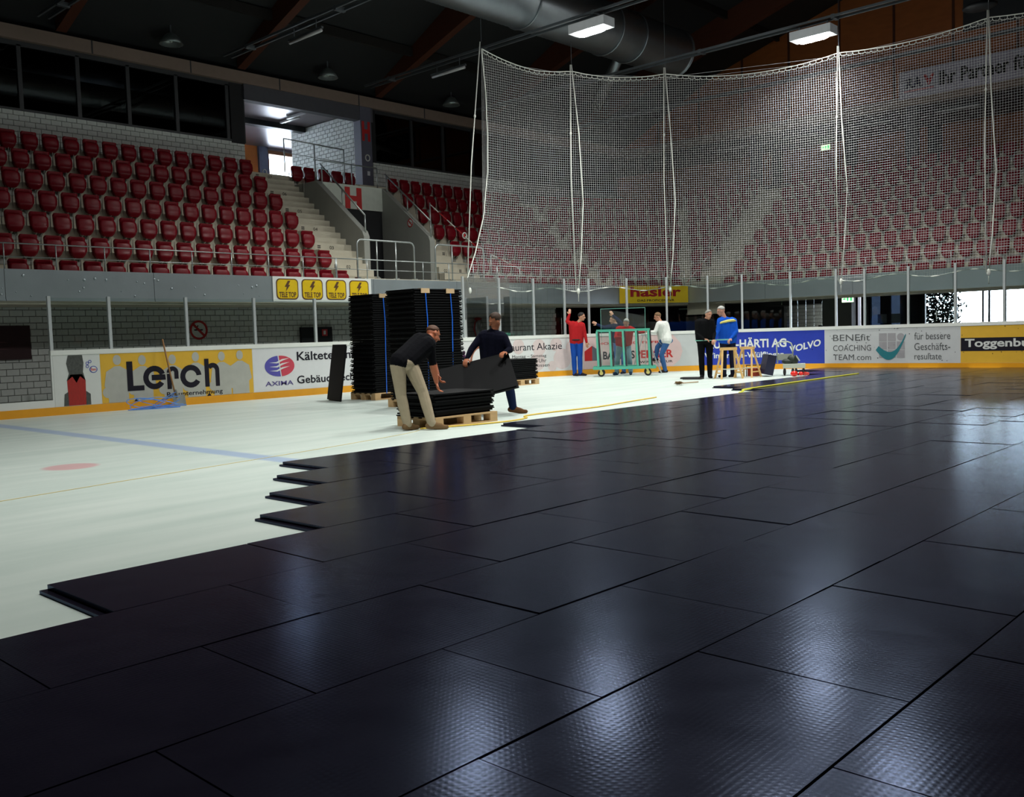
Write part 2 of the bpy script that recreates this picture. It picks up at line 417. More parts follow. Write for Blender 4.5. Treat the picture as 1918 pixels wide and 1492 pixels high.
# dents and rivets in the metal
mb = MB()
for i in range(46):
    u = random.uniform(5.5, 15); v = random.uniform(2.27, 2.74); r = random.uniform(.012, .03)
    mb.ell((-19.592, u, v), (.006, r, r), None, 8, 4)
part('dent', mb, M_alu, front, smooth=True)['kind'] = 'stuff'

# ---- upper side: block parapet, glazed boxes, concrete beam
par = struct('wall_parapet', MB().box(-25.75, -25.51, 3, 15.72, 6.2, 7.24), M_mortar, label='low block parapet behind the side stand')
brick_wall(par, (-25.49, 0, 0), (0, 1, 0), (1, 0, 0), 7.6, 15.72, 6.3, 7.24, 130)
par2 = struct('wall_parapet_far', MB().box(-25.75, -25.51, 20.62, 34.9, 6.2, 7.2), M_mortar, label='block parapet right of the upper passage')
brick_wall(par2, (-25.49, 0, 0), (0, 1, 0), (1, 0, 0), 20.62, 27.6, 6.3, 7.2, 110)
for i, (y0, y1, zb) in enumerate(((3, 15.72, 7.24), (20.62, 34.9, 7.2))):
    wn = struct('window_%d' % (i + 1), MB().box(-25.62, -25.48, y0, y1, zb, zb + .06), M_darkgrey, label='dark glazed box front')
    part('frame', MB().box(-25.62, -25.5, y0, y1, 8.86, 8.98), M_darkgrey, wn)
    y = y0 + .35 if i == 0 else y0
    ys = [15.72, 15.2, 13.6, 12.2, 10.85, 9.4, 7.9, 6.3, 4.7, 3.1] if i == 0 else [20.7, 22.4, 23.9, 25.4, 26.9, 28.4, 29.9, 31.4, 32.9, 34.4]
    for q in ys: part('mullion', MB().box(-25.6, -25.5, q - .05, q + .05, zb, 8.9), M_darkgrey, wn)
    for a, b in zip(ys[:-1], ys[1:]):
        lo, hi = min(a, b), max(a, b); part('pane', MB().box(-25.56, -25.55, lo, hi, zb, 8.9), M_darkglass, wn)
    part('panel', MB().box(-25.58, -25.47, 15.28, 15.72, 7.2, 8.95) if i == 0 else MB().box(-25.58, -25.47, 20.55, 20.75, 7.2, 8.95), M_dark, wn)
    struct('wall_box_%d' % (i + 1), MB().box(-29.2, -29, y0, y1, 6.2, 9.2), mat('box_wall', (.02, .02, .02), .8))
bm = struct('trim_2', MB().box(-25.9, -25.35, 3, 35.2, 8.98, 9.32), mat('beam_concrete', (.27, .20, .165), .85, var=.1), label='long concrete beam above the boxes')
for q in (8.9, 11.2, 14.0, 16.95, 20.0, 22.9, 25.8): part('joint', MB().box(-25.36, -25.345, q - .02, q + .02, 8.98, 9.32), M_darkgrey, bm)
struct('trim_3', MB().box(-25.7, -25.4, 15.72, 20.6, 8.52, 8.98), mat('opening_lintel', (.09, .09, .11), .6), label='dark lintel over the upper passage')
# ---- upper passage with daylight window
M_purb = mat('lime_block_pale', (.52, .5, .5), .85, var=.1)
side = struct('wall_passage', MB().box(-29.95, -25.5, 20.42, 20.62, 6.2, 9.0), M_mortar, label='white block side wall of the upper passage')
brick_wall(side, (0, 20.4, 0), (1, 0, 0), (0, -1, 0), -29.93, -25.55, 6.3, 8.95, 200)
struct('wall_passage_left', MB().box(-33, -25.6, 15.3, 15.7, 6.2, 9.2), M_wallc)
struct('ceiling_passage', MB().box(-33.2, -25.6, 15.3, 28, 8.95, 9.15), mat('ceiling_sheet', (.22, .19, .22), .35, .4, var=.2, vscale=2), label='glossy sheet ceiling of the passage')
mb = MB(); mb.box(-29.3, -29.0, 15.7, 20.4, 8.76, 8.95); struct('trim_4', mb, M_darkgrey, label='dark cross beam in the passage')
mb = MB()
mb.box(-33.3, -33.0, 15.3, 21.3, 6.2, 6.8); mb.box(-33.3, -33.0, 15.3, 21.3, 9.0, 9.2); mb.box(-33.3, -33.0, 18.6, 21.3, 6.8, 9.0); mb.box(-33.3, -33.0, 15.3, 16.2, 6.8, 9.0); mb.box(-33.3, -33.0, 25.4, 29, 6.2, 9.2); mb.box(-33.3, -33.0, 21.3, 25.4, 8.78, 9.2); mb.box(-33.3, -33.0, 21.3, 25.4, 6.2, 6.7)
bw = struct('wall_back', mb, mat('back_wall', (.4, .36, .42), .7))
part('door_panel', MB().box(-32.99, -32.95, 20.28, 20.86, 6.265, 8.98), mat('orange_door', (.6, .2, .05), .5), bw, label='orange door panel')
part('pillar', MB().box(-33.0, -32.85, 20.88, 21.28, 6.265, 9.0), mat('pillar_blue_grey', (.16, .19, .3), .6), bw)
w3 = struct('window_3', MB().box(-33.1, -33.0, 21.3, 21.42, 6.7, 9.05), mat('window_wood', (.3, .14, .06), .6), label='bright window at the end of the passage')
part('frame', MB().box(-33.1, -33.0, 22.9, 23.0, 6.7, 9.05), MATS['window_wood'], w3); part('frame', MB().box(-33.1, -32.98, 21.3, 25.4, 8.72, 8.86), MATS['window_wood'], w3)
part('pane', MB().box(-33.06, -33.05, 21.4, 25.4, 6.7, 9.0), M_pane, w3)
part('pane', MB().box(-33.06, -33.05, 16.2, 18.6, 6.8, 9.0), M_pane, w3)
struct('wall_far_corridor', MB().box(-33.2, -29.9, 27.8, 28, 6.2, 9.2), M_wallc)
# column with the faded H
cl = struct('trim_5', MB().box(-25.75, -25.38, 20.05, 20.5, 6.265, 8.98), mat('column_grey', (.12, .12, .17), .6), label='grey column with a red letter H')
mb = MB(); cf = lfn(-25.378)
for u0, u1, v0, v1 in ((20.1, 20.2, 7.85, 8.5), (20.34, 20.44, 7.85, 8.5), (20.2, 20.34, 8.1, 8.24)): mb.prism([(u0, v0), (u1, v0), (u1, v1), (u0, v1)], cf, 0, .004)
part('letter_h', mb, M_red, cl)
part('switch', MB().box(-25.38, -25.36, 20.26, 20.36, 6.72, 6.86), mat('switch_white', (.8, .8, .85), .4), cl)

# ---- upper end: columns, beam, orange back wall
bmf = struct('trim_6', MB().box(-26, 14, 35.1, 35.5, 9.0, 9.34), MATS['beam_concrete'], label='long concrete beam above the end stand')
for i, x in enumerate((-19.15, -12.95, -6.7, -.5, 5.8)):
    struct('trim_%d' % (7 + i), MB().box(x - .2, x + .2, 35.15, 35.45, lv(8), 9.0), mat('column_dark', (.06, .06, .075), .6), label='dark column behind the end stand')
bwf = struct('wall_far', MB().box(-34, 22, 39.5, 39.7, 6.3, 9.6), M_woodwall, label='orange panelled back wall of the upper hall')
for x in (-20.4, -17.0, -13.6, -10.0, -6.4, -2.8): part('pilaster', MB().box(x - .25, x + .25, 39.38, 39.5, 6.3, 9.6), mat('pilaster_dark', (.025, .028, .035), .7), bwf)
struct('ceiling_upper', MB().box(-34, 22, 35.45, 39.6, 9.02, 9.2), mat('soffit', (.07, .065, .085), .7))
wf = struct('wall_gable', MB().box(-34, 22, 35.3, 35.5, 9.34, 15.5), M_woodwall, label='orange wooden gable wall under the roof')
x = -30.0
while x < 12: part('batten', MB().box(x - .04, x + .04, 35.26, 35.3, 9.34, 15), M_wood, wf); x += 2.05
struct('wall_gable_panel', MB().box(-11.2, -7.2, 35.2, 35.3, 11.2, 12.6), M_darkgrey)

# ---- roof deck, glulam beams
RP = [(-34, 9.25), (-26, 9.32), (-21, 11.75), (-15, 13.55), (-8, 14.6), (0, 14.9), (8, 14.6), (22, 10.5)]
mb = MB()
for (x0, z0), (x1, z1) in zip(RP[:-1], RP[1:]):
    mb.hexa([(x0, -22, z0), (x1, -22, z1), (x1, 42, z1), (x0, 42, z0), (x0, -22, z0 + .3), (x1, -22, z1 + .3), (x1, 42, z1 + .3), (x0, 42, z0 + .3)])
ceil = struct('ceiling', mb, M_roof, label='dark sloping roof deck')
for y in (0, 5.2, 10.4, 15.6, 20.8, 26.0, 31.2):
    mb = MB()
    for (x0, z0), (x1, z1) in zip([(-25.3, 9.66)] + RP[2:-1], RP[2:]):
        d = .95; d0 = .3 if x0 < -25 else d
        mb.hexa([(x0, y - .13, z0 - d0), (x1, y - .13, z1 - d), (x1, y + .13, z1 - d), (x0, y + .13, z0 - d0), (x0, y - .13, z0), (x1, y - .13, z1), (x1, y + .13, z1), (x0, y + .13, z0)])
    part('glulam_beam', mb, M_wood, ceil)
for x, z in ((-23.4, 10.5), (-18, 12.6), (-12, 13.95)):
    part('purlin', MB().box(x - .06, x + .06, -20, 35, z - .22, z + .05), mat('purlin_dark', (.014, .012, .011), .7), ceil)
# outer shell behind the camera and to the sides
mb = MB(); mb.box(20, 20.3, -22, 42, -.1, 15); struct('wall_right', mb, M_dark)
mb = MB(); mb.box(-34, 22, -22.3, -22, -.1, 15); struct('wall_rear', mb, M_dark)
mb = MB(); mb.box(-34.3, -34, -22, 42, -.1, 6.3); mb.box(-34.3, -34, -22, 15.0, 6.3, 10); mb.box(-34.3, -34, 28, 42, 6.3, 10); mb.box(-33.35, -33.05, 15.0, 28, 9.1, 10); mb.box(-34.3, -33.0, 15.0, 28, 5.6, 6.25); struct('wall_outer_left', mb, M_dark)

# ---- lower hall behind the end boards: doors, windows, bush outside
lo = struct('wall_lower_far', label='dark inner wall below the end stand')
M_ldark = mat('lower_wall_dark', (.022, .023, .026), .7)
part('wall_piece', MB().box(-30, -16.85, 33.0, 33.2, -.08, 3), M_ldark, lo)
part('wall_piece', MB().box(-14.7, -13.65, 31.6, 31.8, -.08, 3), mat('lower_wall_grey', (.10, .11, .105), .7), lo)
part('wall_piece', MB().box(-16.9, -14.7, 31.6, 33.2, 2.0, 3), M_ldark, lo)
part('frame_piece', MB().box(-16.95, -16.8, 32.9, 33.1, -.08, 2.0), M_darkgrey, lo)
part('grey_panel', MB().box(-21.1, -20.3, 32.9, 33.0, -.08, 1.75), mat('grey_panel', (.32, .34, .34), .6), lo)
part('lamp_strip', MB().box(-21.4, -19.9, 32.85, 32.9, 2.05, 2.1), mat('lamp_strip_green', (.5, .75, .65), .4), lo)  # fluorescent strip lamp; its glow is only a pale green colour
bp2 = struct('wall_lower_block', MB().box(-17.0, -14.7, 34.2, 34.4, -.08, 2.6), M_mortar, label='lit block wall seen through the lower opening')
brick_wall(bp2, (0, 34.18, 0), (1, 0, 0), (0, -1, 0), -17.6, -14.7, 0.8, 2.6, 90)
part('counter', MB().box(-15.6, -15.0, 33.2, 33.5, 0, 1.25), M_dark, lo)
part('lit_display', MB().box(-15.2, -14.98, 33.3, 33.45, 1.26, 1.75), emit('display_white', (1, .97, .92), 9.0), lo, label='glowing white display in the lower opening')
# glazed entrance
ew = struct('window_4', MB().box(-17, -9.4, 38.4, 38.6, 2.62, 3.0), M_dark, label='glazed entrance front with bright daylight')
for x in (-16.0, -15.2, -14.4, -13.75, -12.5, -11.5, -11.28, -10.72, -9.45):
    wd = .2 if x < -13.8 else .12 if x < -13 else .035
    part('mullion', MB().box(x - wd, x + wd, 38.42, 38.56, -.08, 2.7), M_darkgrey, ew)
part('solid_panel', MB().box(-14.4, -13.75, 38.42, 38.52, -.08, 2.7), M_dark, ew)
for x0, x1 in ((-16, -15.2), (-15.2, -14.4), (-13.75, -12.5), (-12.5, -11.5), (-11.25, -10.85), (-10.85, -10.3), (-10.3, -9.45)):
    part('pane', MB().box(x0, x1, 38.48, 38.49, -.08, 2.65), M_pane if x0 > -13.8 else glass('door_glass', (.05, .06, .075), .06), ew)
for x in (-15.3, -14.75): part('notice', MB().box(x - .18, x + .18, 38.36, 38.4, 1.25, 1.62), mat('notice_grey', (.35, .4, .4), .5), ew)
mb = MB(); mb.box(-34, -16.32, 38.4, 38.7, -.08, 3.0); mb.box(-9.4, 22, 38.4, 38.7, -.08, 3.0); struct('wall_lower_entrance', mb, M_dark)
mb = MB(); mb.box(-17.2, -17.0, 34.4, 38.4, -.08, 3); struct('wall_lower_side', mb, M_ldark)
# floor slab closing the void above the lower hall
mb = MB(); mb.box(-34, 22, 38.6, 38.8, 2.9, 6.3); mb.box(-34, 22, 38.6, 39.7, 6.1, 6.35); struct('trim_20', mb, M_dark)
# ================================================================== BOARDS, ADVERTS, GLASS
boards = thing('rink_boards', 'white rink boards with adverts and an orange kick strip', 'rink boards', (-18.1, 12, 0))
mb = MB(); bstrip(mb, 6.89, 40, .15, 1.11, -.06, 0); part('board_shell', mb, M_white, boards)
mb = MB(); bstrip(mb, 6.89, 40, 1.11, 1.2, -.09, .015); part('top_rail', mb, mat('rail_white', (.82, .84, .8), .3, var=.03), boards)
mb = MB(); bstrip(mb, -10, 40, 0, .15, -.06, .012); part('kick_strip', mb, M_orange, boards)
mb = MB(); bstrip(mb, -10, 6.89, .15, .285, -.06, 0); part('low_sill', mb, M_white, boards)
def ad(s0, s1, m, label, z0=.155, z1=1.105, w=.004):
    mb = MB(); bstrip(mb, s0 + .005, s1 - .005, z0, z1, 0, w); return part('advert_panel', mb, m, boards, label=label)
def clip_u(poly, lim, sign):
    out = []
    for (u0, v0), (u1, v1) in zip(poly, poly[1:] + poly[:1]):
        a, b = sign * (u0 - lim), sign * (u1 - lim)
        if a >= 0: out.append((u0, v0))
        if (a >= 0) != (b >= 0): t = a / (a - b); out.append((lim, v0 + (v1 - v0) * t))
    return out
def decal(mb, poly, w=.006, d=.0018):
    us = [p[0] for p in poly]; lo, hi = min(us), max(us)
    if hi < BCY or lo > BCY + ARC or hi - lo < .13: mb.prism(poly, bfn, w, w + d); return
    n = int((hi - lo) / .1) + 1          # bend wide print round the corner
    for i in range(n):
        q = clip_u(clip_u(list(poly), lo + (hi - lo) * i / n, 1), lo + (hi - lo) * (i + 1) / n, -1)
        if len(q) > 2: mb.prism(q, bfn, w, w + d)
def disc(c, r, n=22, a0=0, a1=360, rx=1.0):
    return [(c[0] + rx * r * math.cos(math.radians(a0 + (a1 - a0) * i / n)), c[1] + r * math.sin(math.radians(a0 + (a1 - a0) * i / n))) for i in range(n + (0 if a1 - a0 == 360 else 1))]
def seg_ring(mb, c, r0, r1, a0, a1, fn=bfn, w=.006, d=.002, n=20):
    for i in range(n):
        t0, t1 = [math.radians(a0 + (a1 - a0) * (i + j) / n) for j in (0, 1)]
        mb.prism([(c[0] + r0 * math.cos(t0), c[1] + r0 * math.sin(t0)), (c[0] + r1 * math.cos(t0), c[1] + r1 * math.sin(t0)), (c[0] + r1 * math.cos(t1), c[1] + r1 * math.sin(t1)), (c[0] + r0 * math.cos(t1), c[1] + r0 * math.sin(t1))], fn, w, w + d)
def L_(t, p, u0, u1, v0, v1, m, bold=0.0, shear=0.0, w=.009): return lettering(t, bfn, u0, u1, v0, v1, w, m, p, bold, shear)
# plain animal-striped red figure advert
a = ad(6.92, 7.79, mat('ad_white', (.72, .74, .72), .4, var=.05), 'white advert with a red upright figure and small oval badge')
mb = MB(); decal(mb, [(7.17, .16), (7.49, .16), (7.5, .62), (7.44, .74), (7.22, .74), (7.16, .62)]); part('figure_red', mb, mat('figure_red', (.38, .02, .015), .45, var=.35, vscale=9, stretch=(1, 6, 1)), a)
mb = MB(); decal(mb, [(7.15, .62), (7.2, .76), (7.16, .95), (7.2, 1.1), (7.46, 1.1), (7.48, .95), (7.46, .78), (7.5, .62), (7.4, .7), (7.33, .58), (7.26, .7)])
decal(mb, [(7.08, .16), (7.17, .16), (7.17, .42), (7.1, .38)]); decal(mb, [(7.49, .16), (7.58, .16), (7.58, .36), (7.5, .42)])
part('figure_dark', mb, mat('figure_dark', (.07, .075, .07), .5, var=.7, vscale=26), a)
mb = MB(); decal(mb, disc((7.66, .82), .065, rx=1.15)); part('badge', mb, M_blue, a)
mb = MB(); decal(mb, disc((7.66, .82), .052, rx=1.15), .0085); part('badge', mb, M_white, a); L_('Esso', a, 7.61, 7.71, .795, .85, M_red, B1, w=.012)
mb = MB()
for (cx, cz) in ((7.55, .88), (7.6, .97), (7.55, .94)): seg_ring(mb, (cx, cz), .02, .03, 0, 360)
part('emblem', mb, M_blue, a)
# yellow builder advert with pale standing figures and heavy black name
a = ad(7.79, 11.09, M_yellow, 'yellow advert with pale figures and heavy black name')
for i, (c, sc) in enumerate(((8.12, 1.0), (8.62, .98), (9.25, .97), (9.76, 1.0), (10.35, .99), (10.78, 1.0))):
    h = 1.08 * sc; mb = MB()
    decal(mb, disc((c, h - .1), .1, 14, rx=.8), .0052 + .0003 * i)
    decal(mb, [(c - .05, h - .22), (c + .05, h - .22), (c + .22, h - .32), (c + .27, h - .6), (c + .2, h - .66), (c + .2, .16), (c - .2, .16), (c - .2, h - .66), (c - .27, h - .6), (c - .22, h - .32)], .0053 + .0003 * i)
    decal(mb, disc((c - .2, .36 + .03 * (i % 2)), .11, 12), .0049 + .0003 * i)
    part('pale_figure', mb, M_ghost, a)
mb = MB()   # geometric heavy name: L e r c h drawn as bars and ring pieces
bars = [(8.3, 8.42, .36, .94), (8.42, 8.64, .36, .46)]
for u0, u1, v0, v1 in bars: decal(mb, [(u0, v0), (u1, v0), (u1, v1), (u0, v1)], .008)
part('letter', mb, M_ink, a); mb = MB()
seg_ring(mb, (8.86, .60), .125, .235, 20, 325, w=.008); decal(mb, [(8.8, .545), (9.095, .545), (9.085, .655), (8.8, .655)], .008)
part('letter', mb, M_ink, a); mb = MB()
decal(mb, [(9.12, .35), (9.215, .35), (9.215, .66), (9.12, .66)], .008); seg_ring(mb, (9.245, .68), .035, .125, 0, 180, w=.008, n=12); decal(mb, [(9.28, .55), (9.37, .55), (9.37, .68), (9.28, .68)], .008)
part('letter', mb, M_ink, a); mb = MB()
seg_ring(mb, (9.64, .585), .125, .235, 5, 328, w=.008)
part('letter', mb, M_ink, a); mb = MB()
decal(mb, [(9.95, .35), (10.05, .35), (10.05, .93), (9.95, .93)], .008); seg_ring(mb, (10.135, .69), .05, .15, 0, 150, w=.008, n=12); decal(mb, [(10.19, .35), (10.285, .35), (10.285, .69), (10.19, .69)], .008)
part('letter', mb, M_ink, a)
L_('Bauunternehmung', a, 9.1, 10.34, .17, .29, M_ink, B2)
mb = MB(); decal(mb, [(8.42, .157), (8.52, .157), (8.47, .22)], .008); part('mark', mb, M_ink, a); mb = MB(); decal(mb, [(9.98, .157), (10.08, .157), (10.03, .22)], .008); part('mark', mb, M_ink, a)
# white advert with split oval mark
a = ad(11.09, 14.3, mat('ad_white2', (.74, .75, .77), .4, var=.05), 'white advert with a split red and blue oval mark')
mb = MB(); decal(mb, disc((11.75, .70), .23, 16, 95, 275, 1.6)); part('oval_half', mb, mat('print_violet', (.10, .09, .42), .4), a)
mb = MB(); decal(mb, disc((11.78, .70), .23, 16, -85, 95, 1.6)); part('oval_half', mb, mat('print_crimson', (.62, .06, .10), .4), a)
mb = MB()
for k in range(3):
    z = .60 + .09 * k
    decal(mb, [(11.5, z), (11.68, z + .01), (11.82, z + .07), (12.02, z + .09), (11.85, z + .04), (11.7, z - .02)], .009)
part('oval_stripe', mb, M_white, a)
L_('AXIMA', a, 11.38, 12.1, .27, .37, mat('print_violet2', (.09, .07, .25), .5), B2); L_('Kältetechnik', a, 12.22, 14.0, .80, 1.0, M_ink, B2); L_('Gebäudetechnik', a, 12.2, 14.2, .28, .46, M_ink, B2)
# restaurant advert
a = ad(14.3, 21.75, mat('ad_white3', (.72, .72, .72), .4, var=.05), 'pale restaurant advert with faint pink circles')
for c in ((19.55, .9, .22), (20.3, .85, .24), (20.9, .92, .2), (20.25, .45, .26), (21.1, .5, .3), (21.45, .8, .22), (20.75, .3, .15)):
    mb = MB(); decal(mb, [(u, min(max(v, .16), 1.1)) for u, v in disc(c[:2], c[2], 20)], .005 + .0006 * (c[0] % 1)); part('pale_circle', mb, mat('print_pale_pink', (.70, .58, .57), .4), a)
L_('si', a, 17.15, 17.5, .45, .85, mat('print_aubergine', (.10, .02, .10), .5), B1)
mb = MB(); seg_ring(mb, (18.1, .55), .36, .43, 60, 200); part('logo_ring', mb, mat('logo_brown', (.28, .1, .06), .5), a)
L_('Restaurant Akazie', a, 18.7, 21.1, .78, .98, M_ink); L_('Montag – Samstag', a, 19.3, 20.55, .55, .66, M_ink); L_('00 Uhr', a, 20.05, 20.55, .42, .53, M_ink); L_('geschlossen', a, 19.75, 20.65, .27, .39, M_ink)
# pink building advert
a = ad(21.75, 25.45, M_grey, 'pink and grey advert with a red house sign')
mb = MB(); decal(mb, [(21.8, .16), (24.6, .16), (24.82, .35), (24.9, .6), (24.84, .85), (24.62, 1.1), (21.8, 1.1)], .005); part('pink_field', mb, mat('print_pink', (.70, .52, .51), .4, var=.05), a)
mb = MB(); decal(mb, [(21.85, .4), (22.1, .4), (22.1, .84), (21.85, .68)], .008); part('house_half', mb, M_red, a)
mb = MB(); decal(mb, [(22.1, .4), (22.36, .4), (22.36, .68), (22.1, .84)], .008); part('house_half', mb, mat('print_slate', (.13, .14, .17), .5), a)
L_('HOCH UND TIEFBAU', a, 22.3, 24.5, .86, .93, M_red, B2); L_('BAUENS', a, 22.45, 23.45, .42, .66, M_ink, B1); L_('PERGER', a, 23.47, 24.62, .42, .66, M_red, B1); L_('WINTERTHUR', a, 23.6, 24.6, .27, .34, M_ink, B2)
# blue garage advert
a = ad(25.45, 29.01, M_blue, 'blue garage advert with white lettering')
L_('AUTO-HÄRTI AG', a, 25.6, 27.92, .64, .95, mat('print_white', (.78, .8, .78), .5), .03); L_('Winterthur-Wülflingen', a, 25.55, 27.85, .30, .52, MATS['print_white'], .02); L_('VOLVO', a, 28.0, 28.9, .46, .66, MATS['print_white'], .03, shear=.2)
# grey coaching advert
a = ad(29.01, 32.67, mat('ad_grey', (.60, .62, .63), .4, var=.05), 'grey advert with squares and a teal swoosh')
G = mat('print_text_grey', (.09, .095, .10), .5)
L_('BENEfit', a, 29.25, 30.3, .78, .96, G); L_('COACHING', a, 29.25, 30.33, .5, .66, G); L_('TEAM.com', a, 29.25, 30.33, .24, .4, G)
mb = MB()
for i, j in ((0, 0), (1, 0), (2, 0), (0, 1), (1, 1), (2, 1), (0, 2), (1, 2)):
    u, v = 30.55 + .24 * i, .30 + .23 * j
    decal(mb, [(u, v), (u + .215, v), (u + .215, v + .21), (u, v + .21)], .006)
decal(mb, disc((31.14, .865), .1, 18), .006); part('square', mb, mat('print_mid_grey', (.36, .35, .37), .5), a)
mb = MB(); n = 14
outer = [(30.46 + .82 * i / n, .62 - .42 * math.sin(PI * min(1, (i / n) * .82 + .08)) + .42 * (i / n) ** 3) for i in range(n + 1)]; inner = [(30.54 + .73 * i / n, .66 - .24 * math.sin(PI * min(1, (i / n) * .85 + .05)) + .36 * (i / n) ** 3) for i in range(n, -1, -1)]
for i in range(n): mb.prism([outer[i], outer[i + 1], inner[n - i - 1], inner[n - i]], bfn, .009, .011)
part('swoosh', mb, mat('print_teal', (.02, .2, .24), .45), a)
L_('für bessere', a, 31.5, 32.42, .78, .97, G); L_('Geschäfts-', a, 31.5, 32.42, .5, .69, G); L_('resultate', a, 31.5, 32.2, .25, .42, G)
# yellow advert with dark band
a = ad(32.67, 38.5, M_yellow, 'yellow advert crossed by a dark band')
mb = MB(); bstrip(mb, 32.68, 38.4, .46, .80, .005, .007); part('dark_band', mb, M_ink, a); L_('Toggenburger', a, 32.78, 34.95, .5, .77, MATS['ad_white'], .025)
# puck scuffs
mb = MB()
for i in range(70):
    s = random.uniform(27, 34.5); z = random.uniform(.2, 1.1); r = random.uniform(.006, .015); decal(mb, disc((s, z), r, 6), .011, .001)
part('scuff', mb, M_ink, boards)['kind'] = 'stuff'

# ---- glass screens on the boards
def screen(label, posts, z1, name='glass_screen', skip=()):
    p0, _ = bpath(posts[0]); g = thing(name, label, 'glass screen', (p0.x, p0.y, 1.2))
    for i, s in enumerate(posts):
        p, n = bpath(s); t = Vector((-n.y, n.x, 0)); mb = MB(); c = p - n * .04
        q = [c + t * .028 + n * .03, c + t * .028 - n * .03, c - t * .028 - n * .03, c - t * .028 + n * .03]
        mb.hexa([(v.x, v.y, 1.19) for v in q] + [(v.x, v.y, z1) for v in q]); part('post', mb, M_post, g)
    for i, (a_, b_) in enumerate(zip(posts[:-1], posts[1:])):
        if i in skip: continue
        mb = MB(); bstrip(mb, a_ + .02, b_ - .02, 1.21, z1 - .03, -.046, -.036); part('glass_pane', mb, M_pane, g)
    return g
screen('low glass screen with white posts above the left adverts', [6.93, 8.04, 9.63, 11.21, 12.79, 14.37, 15.95, 17.42], 2.2)
screen('tall glass screen with posts round the rink corner', [17.52, 18.9, 20.18, 21.25, 22.05, 23.25, 24.46, 25.67, 26.66, 28.04, 29.33], 2.82, skip=(3, 4))
screen('tall glass screen with posts along the end boards', [30.14, 31.33, 32.53, 33.7, 34.9, 36.1, 37.3], 2.74)
# ---- signs on the balcony front
ff = lfn(-19.59)
sg = single('sponsor_sign', MB().box(-19.6, -19.575, 12.64, 15.6, 2.2, 2.8), mat('sign_white', (.86, .88, .86), .4, var=.03), 'white balcony sign with four yellow lightning badges', 'sign')
fs_ = lfn(-19.575)
for i in range(4):
    c = 13.04 + .72 * i
    b_ = MB(); b_.prism([(c + x, 2.5 + z) for x, z in rrect(.62, .5, .1)], fs_, 0, .006); bo = part('badge', b_, mat('badge_brown', (.12, .05, .02), .5), sg)
    b_ = MB(); b_.prism([(c + x, 2.5 + z) for x, z in rrect(.57, .45, .09)], fs_, .006, .009); part('badge_face', b_, mat('badge_yellow', (.85, .58, .01), .4), bo)
    b_ = MB(); b_.prism([(c + .02, 2.7), (c + .09, 2.7), (c + .03, 2.6), (c + .08, 2.6), (c - .05, 2.44), (c - .02, 2.55), (c - .08, 2.55)], fs_, .009, .012); part('lightning', b_, MATS['badge_brown'], bo)
    lettering('TELE TOP', fs_, c - .24, c + .24, 2.3, 2.43, .012, MATS['badge_brown'], bo, .03)
# yellow shop sign on the corner chamfer
dlen = (Vector((-18.5, 29, 0)) - A0).dot(DU)
def dfn(u, v, w):
    p = DP(-.02 - w, u * dlen / 2.8); return (p.x, p.y, v)
mb = MB(); mb.prism([(.0, 2.2), (2.78, 2.2), (2.78, 2.8), (.0, 2.8)], dfn, 0, .02); sg = single('corner_sign', mb, mat('sign_yellow', (.80, .55, .02), .4, var=.04), 'yellow sign with red lowercase name on the corner balcony', 'sign')
lettering('hasler', dfn, .42, 2.48, 2.42, 2.76, .024, mat('print_dark_red', (.38, .01, .02), .5), sg, B1); lettering('DAS PROFICENTER', dfn, .7, 2.2, 2.25, 2.33, .024, M_ink, sg, B2)
# banner on the far beam
bfar = lambda u, v, w: (u, 35.08 - w, v)
sg = single('sponsor_banner', MB().box(-13.33, -5, 35.05, 35.08, 9.25, 10.2), mat('banner_white', (.5, .47, .6), .6, var=.05), 'long white banner hung on the far beam', 'banner')
lettering('Ihr Partner für', bfar, -11.95, -8.95, 9.5, 10.0, .035, M_black, sg, .025)
lettering('RA', bfar, -13.1, -12.5, 9.58, 9.95, .035, mat('logo_navy', (.03, .03, .08), .5), sg, .05); lettering('V', bfar, -12.48, -12.1, 9.58, 9.97, .035, M_red, sg, .05)
mb = MB(); mb.prism([(-13.15, 9.47), (-12.12, 9.47), (-12.12, 9.52), (-13.15, 9.52)], bfar, .032, .035); part('underline', mb, M_red, sg)
mb = MB()
for k in range(4): mb.prism([(-13.1 + .26 * k, 9.62), (-13.08 + .26 * k, 9.62), (-13.02 + .26 * k, 9.97), (-13.05 + .26 * k, 9.97)], bfar, .036, .039)
part('logo_slit', mb, MATS['banner_white'], sg)
# ================================================================== SEATS
M_seat = mat('seat_red', (.215, .003, .012), .4, var=.1, vscale=10, spec=.3)
M_brk = mat('seat_bracket', (.38, .38, .35), .5, .3)
def shell(mb, prof, x_of, th=.022):
    """thin curved shell: prof = list of (z, half width); x_of(y, z) front face"""
    nu = 7; F = []; Bk = []
    for z, hw in prof:
        F.append([(x_of(hw * (2 * i / (nu - 1) - 1), z), hw * (2 * i / (nu - 1) - 1), z) for i in range(nu)])
        Bk.append([(p[0] - th, p[1] * .96, p[2]) for p in F[-1]])
    m = len(prof); vs = [p for r in F for p in r] + [p for r in Bk for p in r]; o = m * nu; fs = []
    for j in range(m - 1):
        for i in range(nu - 1):
            a = j * nu + i; fs.append((a, a + 1, a + nu + 1, a + nu)); fs.append((o + a, o + a + nu, o + a + nu + 1, o + a + 1))
        a = j * nu; fs.append((a, a + nu, o + a + nu, o + a)); a = j * nu + nu - 1; fs.append((a, o + a, o + a + nu, a + nu))
    for i in range(nu - 1):
        fs.append((i, o + i, o + i + 1, i + 1)); a = (m - 1) * nu + i; fs.append((a, a + 1, o + a + 1, o + a))
    mb.add(vs, fs)
